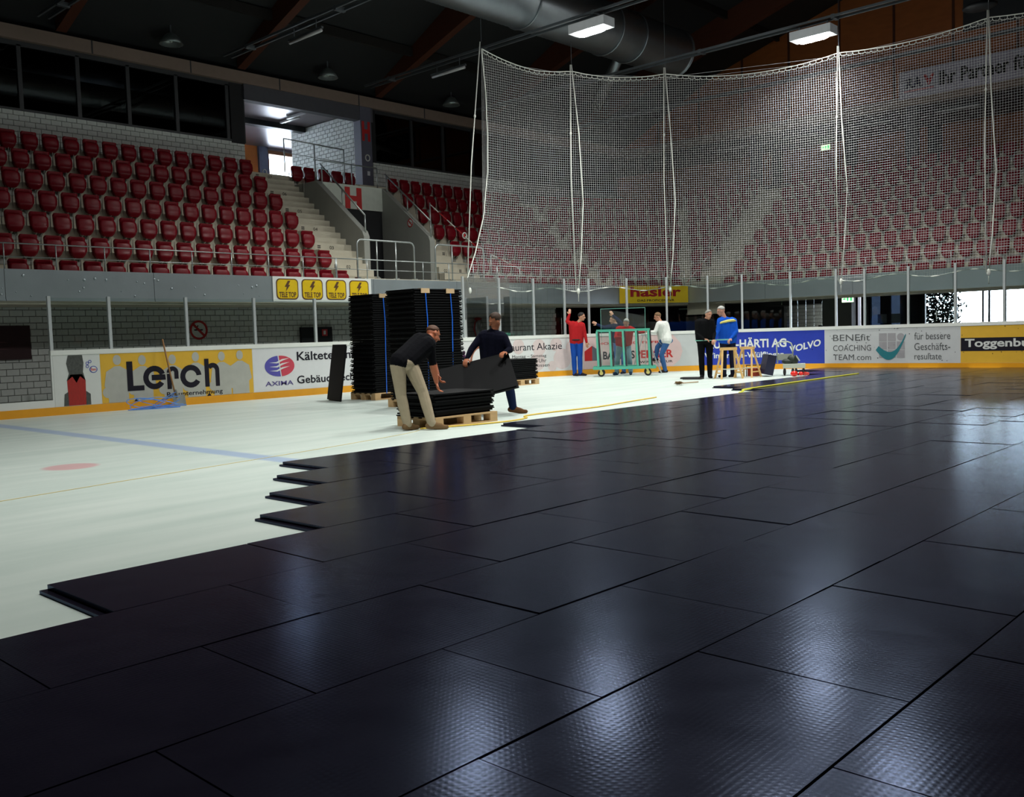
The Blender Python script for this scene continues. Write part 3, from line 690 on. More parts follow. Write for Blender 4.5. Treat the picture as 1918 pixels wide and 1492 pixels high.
mb = MB(); shell(mb, [(.46, .13), (.52, .165), (.62, .18), (.76, .188), (.84, .19), (.875, .178), (.89, .15)], lambda y, z: .045 + .35 * y * y + .10 * max(0, .62 - z) + (.03 if z > .86 else 0))
SEAT_BACK = mb.mesh('backrest', M_seat, True)
mb = MB(); shell(mb, [(.42, .07), (.445, .115), (.50, .155), (.56, .17), (.57, .19), (.66, .195), (.75, .192), (.785, .17), (.80, .13)], lambda y, z: .17 - .7 * y * y - 3.2 * (z - .64) ** 2 * .4 + (.012 if .5 < z < .565 else 0), .035)
SEAT_PAN = mb.mesh('seat_pan', M_seat, True)
mb = MB(); mb.bar((-.02, -.06, .36), (.10, -.06, .44), .03, .04); mb.bar((-.02, .06, .36), (.10, .06, .44), .03, .04); mb.box(-.03, -.0, -.09, .09, .26, .46); mb.add([(.0, -.235, .62), (.05, -.235, .9), (.055, -.225, .9), (.005, -.21, .45)], [(0, 1, 2, 3)])
mb.tube([(.06, -.1, .44), (.06, .1, .44)], .018, 6)
SEAT_BRK = mb.mesh('bracket', M_brk)
SEATS = []
def seat(P, t, s, z, ang, label): SEATS.append((P(t, s), z, ang, label))
for k in range(1, 8):
    t = tk(k) - .02; z = lv(k - 1)
    for i in range(20):      # block left of the numbered stairs
        seat(LP, t, AL0 - .27 - .5 * i, z, 0, 'red tip-up seat, %s row up, %s seat left of the numbered stairs' % (ORD[k - 1], ORD[i]))
    n = int((LE(t) - .1 - AR1) / .5)
    for i in range(n):
        seat(LP, t, AR1 + .27 + .5 * i, z, 0, 'red tip-up seat, %s row up, %s seat right of the portal stairs' % (ORD[k - 1], ORD[i]))
    w_ = D1(t) - D0(t); n = int((w_ - .35) / .5)
    for i in range(n):
        seat(DP, t, (D0(t) + D1(t)) / 2 + (i - (n - 1) / 2) * .5, z, math.atan2(-DN.y, -DN.x), 'red seat in the corner block behind the net, %s row, %s from its left' % (ORD[k - 1], ORD[i]))
for i in range(2): seat(LP, tk(7) - .02, AL1 + .2 + .45 * i, lv(6), 0, 'dark seat %s stairs above the portal wall' % ('beside the upper' if i == 0 else 'second from the upper'))
seat(LP, tk(6) - .02, AL1 + .2, lv(5), 0, 'lone dark seat squeezed below the portal corner seats')
for i in range(3): seat(LP, tk(7) - .02, 17.95 + .5 * i, lv(6), 0, 'dark seat on top of the portal, %s behind the rail' % ORD[i])
for k in range(1, 9):
    t = tk(k) - .02; z = lv(k - 1)
    for i in range(20):
        seat(FP, t, FA1 + .27 + .51 * i, z, -PI / 2, 'red seat in the end stand, %s row up, %s right of the corner stairs' % (ORD[k - 1], ORD[i]))
    n = int((FA0 - FE(t) - .15) / .5)
    for i in range(n):
        seat(FP, t, FA0 - .27 - .5 * i, z, -PI / 2, 'red seat in the end stand, %s row up, %s left of the corner stairs' % (ORD[k - 1], ORD[i]))
vis = []
for p, z, a, lab in SEATS:
    q = project((p.x, p.y, z + .7))
    if q and -18 < q[0] < 1936: vis.append((q[2], p, z, a, lab))
vis.sort(key=lambda r: r[0])
rest = MB()
for i, (_, p, z, a, lab) in enumerate(vis):
    if i < 300:
        o = thing('stadium_seat', lab, 'seat', (p.x, p.y, z), a, 'red tip-up seats in the stands')
        link('backrest', SEAT_BACK, o); link('seat_pan', SEAT_PAN, o); link('bracket', SEAT_BRK, o)
    else:
        ca, sa = math.cos(a), math.sin(a)
        for me in (SEAT_BACK, SEAT_PAN, SEAT_BRK):
            rest.add([(p.x + v.co.x * ca - v.co.y * sa, p.y + v.co.x * sa + v.co.y * ca, z + v.co.z) for v in me.vertices], [tuple(f.vertices) for f in me.polygons])
rs = link('stadium_seat_rows', rest.mesh('stadium_seat_rows', M_seat, True)); rs['kind'] = 'stuff'; rs['label'] = 'farthest rows of dark red seats in the end stand'; rs['category'] = 'seats'

# ================================================================== RAILINGS
def rail_line(name, label, pts, posts, r=.018, extra=()):
    g = thing(name, label, 'railing', tuple(posts[0][0]))
    mb = MB(); mb.tube(pts, r, 8); part('top_rail', mb, M_steel, g, smooth=True)
    for e in extra: mb = MB(); mb.tube(e, .009, 6); part('mid_rail', mb, M_steel, g, smooth=True)
    for a, b in posts: mb = MB(); mb.tube([a, b], r, 8); part('post', mb, M_steel, g, smooth=True)
    return g
def front_rail(P, s0, s1, label, step=.98):
    n = max(1, int(round((s1 - s0) / step))); zt, zb = 3.3, 2.78
    a, b = P(.05, s0), P(.05, s1); mid = [P(.05, s0 + (s1 - s0) * i / n) for i in range(n + 1)]
    rail_line('front_railing', label, [(a.x, a.y, zt), (b.x, b.y, zt)], [((p.x, p.y, zb), (p.x, p.y, zt)) for p in mid], .014, [[(a.x, a.y, 3.04), (b.x, b.y, 3.04)]])
front_rail(LP, 4.78, 14.55, 'thin steel railing on the balcony in front of the left seats')
front_rail(LP, 14.58, 20.4, 'thin steel railing on the balcony before the portal', .97)
front_rail(LP, 20.45, 26.3, 'thin steel railing behind the net left of the corner')
front_rail(DP, 0.1, dlen - .1, 'thin steel railing above the yellow corner sign')
front_rail(FP, -18.4, -2, 'thin steel railing on the balcony of the end stand', 1.25)
def barrier(y0, y1, label):
    g = thing('barrier_frame', label, 'barrier', (-19.85, y0, 2.82)); z1 = 3.84; r = .14; x = -19.85
    pts = [(x, y0, 2.82), (x, y0, z1 - r)] + [(x, y0 + r - r * math.cos(a), z1 - r + r * math.sin(a)) for a in (.5, 1.05, 1.57)] + [(x, y1 - r + r * math.sin(a), z1 - r + r * math.cos(a)) for a in (0, .5, 1.05, 1.57)] + [(x, y1, 2.82)]
    mb = MB(); mb.tube(pts, .024, 8); part('hoop', mb, M_steel, g, smooth=True)
    for i in (1, 2):
        y = y0 + (y1 - y0) * i / 3; mb = MB(); mb.tube([(x, y, 2.82), (x, y, z1)], .02, 8); part('upright', mb, M_steel, g, smooth=True)
    for i in range(4):
        y = y0 + (y1 - y0) * i / 3; mb = MB(); mb.box(x - .06, x + .06, y - .06, y + .06, 2.82, 2.86); part('foot_plate', mb, M_steel, g)
barrier(15.4, 17.36, 'steel hoop barrier at the foot of the portal')
barrier(18.15, 20.08, 'steel hoop barrier at the foot of the right stairs')
def rake(y, x0, z0, x1, z1, label):
    g = thing('stair_handrail', label, 'handrail', (x0, y, z0 - .5))
    mb = MB(); mb.tube([(x0, y, z0), (x1, y, z1)], .024, 8); part('rail', mb, M_steel, g, smooth=True)
    for f, d in ((0.0, .48), (.5, .42), (.97, .52)):
        x = x0 + (x1 - x0) * f; z = z0 + (z1 - z0) * f; mb = MB(); mb.tube([(x, y, z - d), (x, y, z)], .022, 8); part('post', mb, M_steel, g, smooth=True)
rake(AL1 + .1, -21.3, 4.72, -23.3, 6.42, 'sloping steel handrail on the left portal wall')
rake(VO1 + .1, -21.3, 4.72, -23.35, 6.38, 'sloping steel handrail on the right portal wall')
rail_line('gallery_railing', 'steel railing above the portal in front of the bright passage', [(-24.35, 16.33, 7.27), (-24.35, 18.52, 7.2)], [((-24.35, 16.33, 6.27), (-24.35, 16.33, 7.27)), ((-24.35, 17.41, 5.95), (-24.35, 17.41, 7.235)), ((-24.35, 18.52, 6.27), (-24.35, 18.52, 7.2))], .02, [[(-24.35, 16.33, 6.86), (-24.35, 18.52, 6.8)]])
rail_line('gallery_railing', 'steel railing running on from the portal seats to the right stairs', [(-23.7, 16.9, 6.62), (-23.7, 19.3, 6.62)], [((-23.7, 16.95, 5.9), (-23.7, 16.95, 6.62)), ((-23.7, 18.3, 5.9), (-23.7, 18.3, 6.62)), ((-23.7, 19.3, 5.9), (-23.7, 19.3, 6.62))], .02)
# striped swing bars with ring signs
M_bred = mat('bar_red', (.5, .015, .02), .5); M_bwhite = mat('bar_white', (.75, .75, .72), .5)
def striped(label, a, b, pole, ring):
    g = thing('striped_bar', label, 'barrier bar', pole[0]); a = Vector(a); b = Vector(b)
    mb = MB(); mb.tube(pole, .022, 8); part('pole', mb, M_steel, g, smooth=True)
    for i in range(6):
        mb = MB(); mb.tube([a.lerp(b, i / 6), a.lerp(b, (i + 1) / 6)], .016, 6); part('bar_piece', mb, M_bred if i % 2 else M_bwhite, g, smooth=True)
    if ring is not None:
        c = a.lerp(b, ring); mb = MB(); mb.tube([(c.x + .02, c.y + .085 * math.cos(t), c.z + .085 * math.sin(t)) for t in [2 * PI * i / 14 for i in range(14)]], .02, 6, True); part('ring_sign', mb, M_bwhite, g, smooth=True)
        mb = MB(); mb.ell((c.x + .02, c.y, c.z), (.012, .04, .05)); part('ring_mark', mb, M_red, g, smooth=True)
striped('red and white bar sloping across the right stairs', (-21.8, 19.8, 5.3), (-20.6, 20.7, 3.85), [(-21.8, 19.78, 4.2), (-21.8, 19.78, 5.36)], .68)
striped('red and white bar in the net corner above the balcony', (-20.5, 21.1, 3.72), (-20.1, 22.2, 3.2), [(-20.5, 21.05, 2.8), (-20.5, 21.05, 3.74)], None)
striped('red and white bar across the corner stairs', (-18.55, 31.2, 4.4), (-18.9, 29.6, 2.95), [(-18.55, 31.25, 3.6), (-18.55, 31.25, 4.5)], None)
for i, (x, y, z0) in enumerate(((-18.78, 30.9, 3.35), (-18.78, 32.4, 4.5), (-18.78, 33.9, 5.68), (-18.78, 35.3, 6.85))):
    rail_line('stair_post_rail', 'thin post rail beside the corner stairs, %s from below' % ORD[i], [(x, y, z0 + 1.0), (x, y + .55, z0 + 1.44)], [((x, y, z0 - .05), (x, y, z0 + 1.0)), ((x, y + .55, z0 + .35), (x, y + .55, z0 + 1.44))], .02)
# ================================================================== LAMPS, RAILS, DUCT
M_lampbox = mat('lamp_box', (.80, .83, .88), .5)
M_tube = mat('unlit_tube', (.5, .5, .52), .35)
M_rail = mat('lighting_rail', (.16, .18, .2), .4, .6)
def lamp_proto():
    g = thing('hall_lamp', '', 'lamp', (0, 0, 0), 0, 'box lamps over the ice')
    mb = MB(); w, d, h = .58, .23, .23
    poly = rrect(.88, .27, .1)
    # box with a recessed opening in the underside
    n = len(poly); vs = []; fs = []
    top = [(-w, -d, h), (w, -d, h), (w, d, h), (-w, d, h)]; bot = [(-w, -d, 0), (w, -d, 0), (w, d, 0), (-w, d, 0)]
    mb.add(top + bot, [(0, 1, 2, 3), (0, 4, 5, 1), (1, 5, 6, 2), (2, 6, 7, 3), (3, 7, 4, 0)])
    ring = [(x, y, 0) for x, y in poly]; ringu = [(x * .97, y * .93, .05) for x, y in poly]
    big = []
    for x, y in poly:
        s = max(abs(x) / w, abs(y) / d); big.append((x / s, y / s, 0))
    mb.add(big + ring + ringu, [(i, (i + 1) % n, n + (i + 1) % n, n + i) for i in range(n)] + [(n + i, n + (i + 1) % n, 2 * n + (i + 1) % n, 2 * n + i) for i in range(n)])
    part('housing', mb, M_lampbox, g, world=False)
    mb = MB(); mb.add([(x * .97, y * .93, .0) for x, y in poly] + [(x * .93, y * .86, -.05) for x, y in poly] + [(x * .8, y * .6, -.075) for x, y in poly], [(i + j * n, i + (j + 1) * n, (i + 1) % n + (j + 1) * n, (i + 1) % n + j * n) for j in (0, 1) for i in range(n)] + [tuple(2 * n + i for i in range(n - 1, -1, -1))]); part('diffuser', mb, emit('lamp_glow', (1.0, .99, .95), 110.0), g, world=False)
    mb = MB()
    for x in (-.4, .4): mb.bar((x, 0, h), (x, 0, h + .14), .04, .04)
    part('hanger', mb, M_rail, g, world=False)
    return g
LAMP = lamp_proto(); _parts = list(LAMP.children)
def place_lamp(x, y, label, first):
    o = LAMP
    if not first:
        o = LAMP.copy(); COL.objects.link(o)
        for c in _parts: q = c.copy(); COL.objects.link(q); q.parent = o
    o.location = (x, y, 9.0); o['label'] = label
    l = bpy.data.lights.get('lamp_light') or bpy.data.lights.new('lamp_light', 'AREA')
    l.shape = 'RECTANGLE'; l.size = .95; l.size_y = .27; l.energy = LAMP_POWER; l.color = (.98, 1.0, .94); l.spread = LAMP_SPREAD
    lo_ = bpy.data.objects.new('lamp_light', l); COL.objects.link(lo_); lo_.parent = o; lo_.location = (0, 0, -.08)
RY = (-5.4, -.35, 4.7, 9.7, 14.75, 19.8, 24.85)
place_lamp(-15.4, 19.8, 'lit white box lamp under the big duct', True)
place_lamp(-11.75, 24.85, 'lit white box lamp over the end boards right of the duct', False)
for y in RY:
    for x in ((-15.4, -7.6, 0) if 19 < y < 24 else (-15.4, -7.6) if 14 < y < 19 else  (-7.6,) if 4 < y < 14 else ()):
        if (x, y) == (-15.4, 19.8): continue
        place_lamp(x, y, 'lit box lamp above the frame, %s rail from the end, %s from the side stand' % (ORD[len(RY) - RY.index(y)], ORD[int((x + 15.4) / 7.5)]), False)
for i, y in enumerate(RY + (29.9,)):
    g = thing('lighting_rail', 'double lighting rail crossing under the roof, %s from the end' % ORD[len(RY) - i], 'rail', (-24, y, 9.2), 0, 'lighting rails')
    x1 = 10.5 if y < 25 else 8; x0 = -24.6 if y < 25 else -26
    for dy in (-.13, .13): part('rail', MB().box(x0, x1, y + dy - .025, y + dy + .025, 9.38, 9.44), M_rail, g)
    for k in range(9):
        x = x0 + 1.2 + k * (x1 - x0 - 2.4) / 8; part('clip', MB().box(x - .05, x + .05, y - .15, y + .15, 9.35, 9.46), M_rail, g)
for i, y in enumerate((14.75, 19.8)):
    o = thing('tube_lamp', ('unlit tube lamp below the left lighting rail', 'unlit tube lamp on the rail beside the net corner')[i], 'lamp', (-20.8, y, 9.0), 0, 'unlit tube lamps')
    part('tube', MB().tube([(-.7, 0, .08), (.7, 0, .08)], .045, 8), M_tube, o, world=False, smooth=True); part('spine', MB().box(-.75, .75, -.03, .03, .12, .17), M_rail, o, world=False); part('hanger', MB().box(-.5, -.48, -.01, .01, .17, .4), M_rail, o, world=False); part('hanger', MB().box(.48, .5, -.01, .01, .17, .4), M_rail, o, world=False)
for i, (x0, x1) in enumerate(((-21.9, -20.35), (-18.85, -17.3), (-15.85, -14.3), (-12.7, -11.15), (-9.6, -8.1))):
    o = thing('soffit_tube', 'unlit tube lamp on the far soffit, %s from the left' % ORD[i], 'lamp', ((x0 + x1) / 2, 36.8, 8.92), 0, 'unlit tube lamps on the far soffit')
    h = (x1 - x0) / 2; part('tube', MB().tube([(-h, 0, .03), (h, 0, .03)], .04, 8), M_tube, o, world=False, smooth=True); part('spine', MB().box(-h, h, -.03, .03, .06, .12), M_rail, o, world=False)
# floodlights under the eaves
for i, (x, y) in enumerate(((-24.7, 13.1), (-24.7, 18.3), (-24.8, 23.7))):
    g = thing('floodlight', 'unlit round floodlight under the eaves, %s from the left' % ORD[i], 'floodlight', (x, y, 9.45), 0, 'floodlights under the eaves')
    prof = [(.06, .3), (.14, .26), (.25, .12), (.32, 0), (.30, 0), (.23, .11), (.12, .24)]
    mb = MB(); n = 16
    vs = [(r * math.cos(2 * PI * k / n), r * math.sin(2 * PI * k / n), z) for r, z in prof for k in range(n)]
    mb.add(vs, [(j * n + k, j * n + (k + 1) % n, (j + 1) * n + (k + 1) % n, (j + 1) * n + k) for j in range(len(prof) - 1) for k in range(n)])
    part('reflector', mb, mat('flood_reflector', (.3, .36, .36), .3, .7), g, world=False, smooth=True)
    part('bulb', MB().ell((0, 0, .13), (.06, .06, .09)), mat('flood_bulb', (.6, .7, .65), .15), g, world=False, smooth=True)
    part('stem', MB().tube([(0, 0, .28), (0, 0, .62)], .025, 8), M_rail, g, world=False)
g = thing('floodlight', 'dark lamp housing hanging at the upper right edge', 'floodlight', (-8.36, 27.6, 9.5)); part('housing', MB().ell((0, 0, .1), (.45, .3, .12)), M_darkgrey, g, world=False, smooth=True); part('stem', MB().tube([(0, 0, .2), (0, 0, 5.0)], .02, 6), M_rail, g, world=False)
# spiral duct
M_duct = mat('spiral_duct', (.30, .34, .37), .34, .9, var=.1)
g = thing('spiral_duct', 'big ribbed metal ventilation duct hanging under the roof', 'duct', (-17.7, 20, 10.3))
mb = MB(); n = 26; R0 = .74; ys = []; y = 6.0
vs = []; k = 0
while y < 27.2:
    ys.append(y); r = R0 + (.024 if k % 2 else 0.0)
    vs += [(-17.7 + r * math.cos(2 * PI * i / n), y, 10.35 + r * math.sin(2 * PI * i / n)) for i in range(n)]; y += .085; k += 1
m_ = len(ys); mb.add(vs, [(j * n + i, (j + 1) * n + i, (j + 1) * n + (i + 1) % n, j * n + (i + 1) % n) for j in range(m_ - 1) for i in range(n)] + [tuple((m_ - 1) * n + i for i in range(n)), tuple(range(n - 1, -1, -1))])
part('duct_body', mb, M_duct, g, smooth=True)
for y in (19.7, 23.4, 24.6, 27.2):
    mb = MB(); mb.tube([(-17.7 + (R0 + .03) * math.cos(2 * PI * i / n), y, 10.35 + (R0 + .03) * math.sin(2 * PI * i / n)) for i in range(n)], .025, 6, True); part('band', mb, M_duct, g, smooth=True)
mb = MB(); mb.tube([(-18.2, 24.9, 10.05), (-20.4, 26.4, 9.0)], .17, 12); part('branch_pipe', mb, M_duct, g, smooth=True)
for y in (10, 15, 20, 25): part('hanger', MB().tube([(-17.7, y, 11.05), (-17.7, y, 12.8)], .012, 6), M_rail, g)

# ================================================================== SAFETY NET
M_net = mat('net_cord', (.74, .75, .76), .8, var=.05); M_rope = mat('net_rope', (.80, .82, .76), .7, var=.05)
net = thing('safety_net', 'white safety net hung round the rink corner', 'net', (-18.1, 18.5, 2.6))
EDGE = [(2.55, 17.72), (2.79, 17.76), (3.51, 18.16), (4.54, 18.62), (5.71, 18.84), (6.71, 18.84), (7.84, 18.75), (8.93, 18.55)]
def sedge(z):
    for (z0, s0), (z1, s1) in zip(EDGE[:-1], EDGE[1:]):
        if z <= z1: return s0 + (s1 - s0) * max(0, (z - z0) / (z1 - z0))
    return EDGE[-1][1]
SUP = [18.55, 21.70, 24.55, 29.43, 33.3, 38.0]
def ztop(s):
    for a, b in zip(SUP[:-1], SUP[1:]):
        if a <= s <= b:
            f = (s - a) / (b - a); return (8.93 - .16 * min(1, (s - 18.55) / 2)) - .14 * 4 * f * (1 - f) * (b - a) / 4
    return 8.93
SEND = 36.0; NZ0 = 2.5
def nfn(s, z):
    p, n_ = bpath(s); w_ = .06 + .18 * math.sin(PI * (z - 2.5) / 6.4) + .05 * mnoise.noise(Vector((s * .5, z * .4, 1.3)))
    q = p - n_ * w_; return Vector((q.x, q.y, z))
def zbot(s): return NZ0 + .06 * math.sin(s * 3.1) + (.25 * max(0, (18.6 - s)) if s < 18.6 else 0)
RC = .0029
mb = MB(); s = 17.76; pitch = .066
def strand(pts):
    vs = []; n = len(pts)
    for p, d1, d2 in pts: vs += [p + d1 * RC * 1.3, p - d1 * RC * .75 + d2 * RC * 1.1, p - d1 * RC * .75 - d2 * RC * 1.1]
    fs = []
    for i in range(n - 1):
        for k in range(3): fs.append((3 * i + k, 3 * i + (k + 1) % 3, 3 * i + 3 + (k + 1) % 3, 3 * i + 3 + k))
    mb.add(vs, fs)
while s < SEND:
    _, n_ = bpath(s); t_ = Vector((-n_.y, n_.x, 0)); za, zb = zbot(s), ztop(max(s, 18.55)) - .05
    zs = [za + (zb - za) * i / 22 for i in range(23)]; zs = [z for z in zs if s >= sedge(z) - .01]
    run = []
    for z in zs: run.append((nfn(s, z), n_, t_))
    if len(run) > 1: strand(run)
    s += pitch
z = NZ0 + .05
up_ = Vector((0, 0, 1))
while z < 8.72:
    s = sedge(z); run = []
    while s < SEND:
        if z <= ztop(max(s, 18.55)) - .05: _, n_ = bpath(s); run.append((nfn(s, z), n_, up_))
        s += .22
    if len(run) > 1: strand(run)
    z += pitch
part('netting', mb, M_net, net)
mb = MB(); mb.tube([nfn(s_, ztop(s_)) for s_ in [18.55 + i * .2 for i in range(int((SEND - 18.55) / .2) + 1)]], .014, 6); part('top_rope', mb, M_rope, net, smooth=True)
mb = MB(); mb.tube([nfn(sedge(z_), z_) for z_ in [2.55 + i * .12 for i in range(54)]], .016, 6); part('edge_rope', mb, M_rope, net, smooth=True)
mb = MB(); mb.tube([nfn(s_, zbot(s_)) for s_ in [17.8 + i * .2 for i in range(int((SEND - 17.8) / .2) + 1)]], .010, 6); part('bottom_rope', mb, mat('net_rope_dull', (.45, .5, .47), .8), net, smooth=True)
mb = MB(); s = 18.9
while s < SEND - .3: mb.tube([nfn(s + d_, zbot(s + d_) - .004) for d_ in (0, .08, .16, .24)], [.008, .018, .018, .008], 6); s += random.uniform(.42, .62)
part('bottom_lashing', mb, M_rope, net, smooth=True)['kind'] = 'stuff'
mb = MB(); s = 18.6
while s < SEND - .3:
    a_, b_ = nfn(s, ztop(s)), nfn(s + .17, ztop(s + .17)); dn = Vector((0, 0, -.085))
    mb.tube([a_, a_ + dn * .75, a_.lerp(b_, .25) + dn * 1.1, a_.lerp(b_, .75) + dn * 1.1, b_ + dn * .75, b_], .008, 4); s += .17
part('top_lacing', mb, M_rope, net, smooth=True)['kind'] = 'stuff'
for i, sp in enumerate(SUP[:5]):
    top_ = nfn(sp, ztop(sp)) + Vector((0, 0, .18)); bot = nfn(sp + (-.75 if i == 0 else .03), 2.45)
    mb = MB()
    if i > 0: mb.tube([top_, top_.lerp(bot, .3) + bpath(sp)[1] * .1 + Vector((.06, .1, 0)), top_.lerp(bot, .6) + Vector((.12, .2, 0)), top_.lerp(bot, .85) + Vector((.06, .1, 0)), bot], .017, 6); part('lift_cord', mb, M_rope, net, smooth=True); mb = MB()
    o2 = Vector((-.06, -.1, 0)); mb.tube([top_ + o2 * .3, top_.lerp(bot, .5) + o2, bot + o2 * .6], .015, 6); part('lift_cord', mb, M_rope, net, smooth=True)
    mb = MB(); kn = top_.lerp(bot, .3) + o2 * .7; mb.ell(kn, (.03, .03, .05)); part('knot', mb, M_rope, net, smooth=True)
    mb = MB(); mb.ell(bot, (.05, .05, .09)); mb.tube([bot, bot + Vector((0, 0, -.3))], .012, 6); part('knot', mb, M_rope, net, smooth=True)
    mb = MB(); mb.tube([top_, top_ + Vector((0, 0, 3.6 if i < 3 else 4.5))], .008, 6); part('suspension_line', mb, M_rail, net)
# ================================================================== BLACK PANEL FLOOR
PW, PL = .7735, 1.1372
PANEL = bpy.data.materials.new('panel_black'); PANEL.use_nodes = True
def build_panel_mat():
    nt = PANEL.node_tree; N = nt.nodes; L = nt.links; b = N['Principled BSDF']
    tc = N.new('ShaderNodeTexCoord'); oi = N.new('ShaderNodeObjectInfo')
    n = N.new('ShaderNodeTexNoise'); n.inputs['Scale'].default_value = 5; n.inputs['Detail'].default_value = 8; L.new(tc.outputs['Object'], n.inputs['Vector'])
    mx = N.new('ShaderNodeMix'); mx.data_type = 'RGBA'; L.new(n.outputs['Fac'], mx.inputs[0])
    mx.inputs[6].default_value = (.014, .012, .024, 1); mx.inputs[7].default_value = (.026, .022, .038, 1)
    L.new(mx.outputs[2], b.inputs['Base Color'])
    mr = N.new('ShaderNodeMapRange'); mr.inputs[3].default_value = .15; mr.inputs[4].default_value = .22; L.new(n.outputs['Fac'], mr.inputs[0]); L.new(mr.outputs[0], b.inputs['Roughness'])
    b.inputs['Specular IOR Level'].default_value = .24; b.inputs['Specular Tint'].default_value = (.38, .58, .95, 1); b.inputs['Metallic'].default_value = .4
    # fine anti-slip relief: crossed waves
    def wave(dir_, sc):
        w_ = N.new('ShaderNodeTexWave'); w_.wave_type = 'BANDS'; w_.bands_direction = dir_; w_.inputs['Scale'].default_value = sc; w_.inputs['Distortion'].default_value = .3; L.new(tc.outputs['Object'], w_.inputs['Vector']); return w_.outputs['Fac']
    m1 = N.new('ShaderNodeMath'); m1.operation = 'MULTIPLY'; L.new(wave('X', 14), m1.inputs[0]); L.new(wave('Y', 14), m1.inputs[1])
    n3 = N.new('ShaderNodeTexNoise'); n3.inputs['Scale'].default_value = 2.2; n3.inputs['Detail'].default_value = 1; L.new(tc.outputs['Object'], n3.inputs['Vector'])
    bp_ = N.new('ShaderNodeBump'); bp_.inputs['Strength'].default_value = .08; bp_.inputs['Distance'].default_value = .002; L.new(m1.outputs[0], bp_.inputs['Height'])
    bp3 = N.new('ShaderNodeBump'); bp3.inputs['Strength'].default_value = .08; bp3.inputs['Distance'].default_value = .02; L.new(n3.outputs['Fac'], bp3.inputs['Height']); L.new(bp3.outputs[0], bp_.inputs['Normal'])
    L.new(bp_.outputs[0], b.inputs['Normal'])
build_panel_mat()
def panel_mb():
    mb = MB(); a, l = PW / 2 - .005, PL / 2 - .0035; e = .003
    mb.add([(-a, -l, .018), (a, -l, .018), (a, l, .018), (-a, l, .018), (-a, -l, .041), (a, -l, .041), (a, l, .041), (-a, l, .041), (-a + e, -l + e, .041), (a - e, -l + e, .041), (a - e, l - e, .041), (-a + e, l - e, .041)],
           [(0, 3, 2, 1), (0, 1, 5, 4), (1, 2, 6, 5), (2, 3, 7, 6), (3, 0, 4, 7), (4, 5, 9, 8), (5, 6, 10, 9), (6, 7, 11, 10), (7, 4, 8, 11), (8, 9, 10, 11)])
    mb.box(-a - .0045, a + .0045, -l - .038, l - .045, .0, .0175)
    return mb
PMB = panel_mb(); PANEL_ME = PMB.mesh('floor_panel', PANEL)
cover = thing('panel_floor', 'black interlocking panel floor laid over the ice', 'floor covering', (-5, 3, 0))
START = {-1: 0, 0: 3, 1: 4, 2: 5, 3: 6, 4: 13, 5: 26, 6: 27, 7: 36, 8: 39}
cells = []
for r in range(-20, 9):
    n = START.get(r, -14 if (r + 1) % 2 == 0 else -13)
    xc = -(4.952 + PW * (r + .5))
    while True:
        y0 = 1.795 + .5686 * n; y1 = y0 + PL
        lim = 25.80 if xc > -11.1 else BCY + math.sqrt(max(0, 6.96 ** 2 - (BCX - xc + PW / 2) ** 2))
        if y1 > lim: y1 = lim
        if y1 - y0 < .15: break
        cells.append((xc, (y0 + y1) / 2, (y1 - y0) / PL)); n += 2
def ckey(c):
    ins = 0
    for dx in (-.38, 0, .38):
        for dy in (-.56, 0, .56):
            q = project((c[0] + dx, c[1] + dy, .04))
            if q and 0 < q[0] < 1918 and 0 < q[1] < 1492: ins += 1
    return (0 if ins else 1, math.hypot(c[0], c[1]))
cells.sort(key=ckey); rest = MB()
for i, c in enumerate(cells):
    tx, ty = random.gauss(0, .0022), random.gauss(0, .0018); dz = random.uniform(0, .0025)
    if i < 300 and ckey(c)[0] == 0:
        o = link('floor_panel', PANEL_ME, cover); o.matrix_parent_inverse = cover.matrix_basis.inverted()
        o.location = (c[0], c[1], dz); o.rotation_euler = (tx, ty, random.gauss(0, .0008)); o.scale = (1, c[2], 1)
    else: rest.add([(c[0] + v[0], c[1] + v[1] * c[2], v[2] + dz + v[1] * tx - v[0] * ty) for v in PMB.v], PMB.f)
q = part('floor_panel_rows', rest, PANEL, cover); q['kind'] = 'stuff'

# ================================================================== PALLETS AND PANEL STACKS
M_pal = mat('pallet_wood', (.62, .40, .20), .8, var=.18, vscale=4, stretch=(6, 1, 6))
M_strap = mat('strap_blue', (.015, .14, .75), .35)
M_card = mat('cardboard', (.66, .46, .27), .85)
def pallet(x0, y0, label):
    g = thing('wooden_pallet', label, 'pallet', (x0 + .4, y0 + .6, 0), 0, 'wooden pallets under the panel stacks')
    for i in range(3):
        x = .0 + i * .33; part('runner', MB().box(x0 + x, x0 + x + .14, y0, y0 + 1.2, 0, .022), M_pal, g)
        for j in range(3): part('block', MB().box(x0 + x, x0 + x + .14, y0 + j * .527, y0 + j * .527 + .145, .022, .10), M_pal, g)
    for j in range(3): part('stringer', MB().box(x0, x0 + .8, y0 + j * .527, y0 + j * .527 + .145, .10, .122), M_pal, g)
    for i in range(5): part('deck_board', MB().box(x0 + i * .175, x0 + i * .175 + .1, y0, y0 + 1.2, .122, .144), M_pal, g)
SP = MB(); a, l = .385, .568
SP.box(-a, a, -l, l, .022, .044); SP.box(-a + .02, a - .02, -l - .035, l - .03, .0, .016); SP.box(-a + .03, a - .03, -l + .03, l - .03, .016, .022)
SP_ME = SP.mesh('panel', mat('stack_black', (.004, .004, .005), .65, spec=.15))
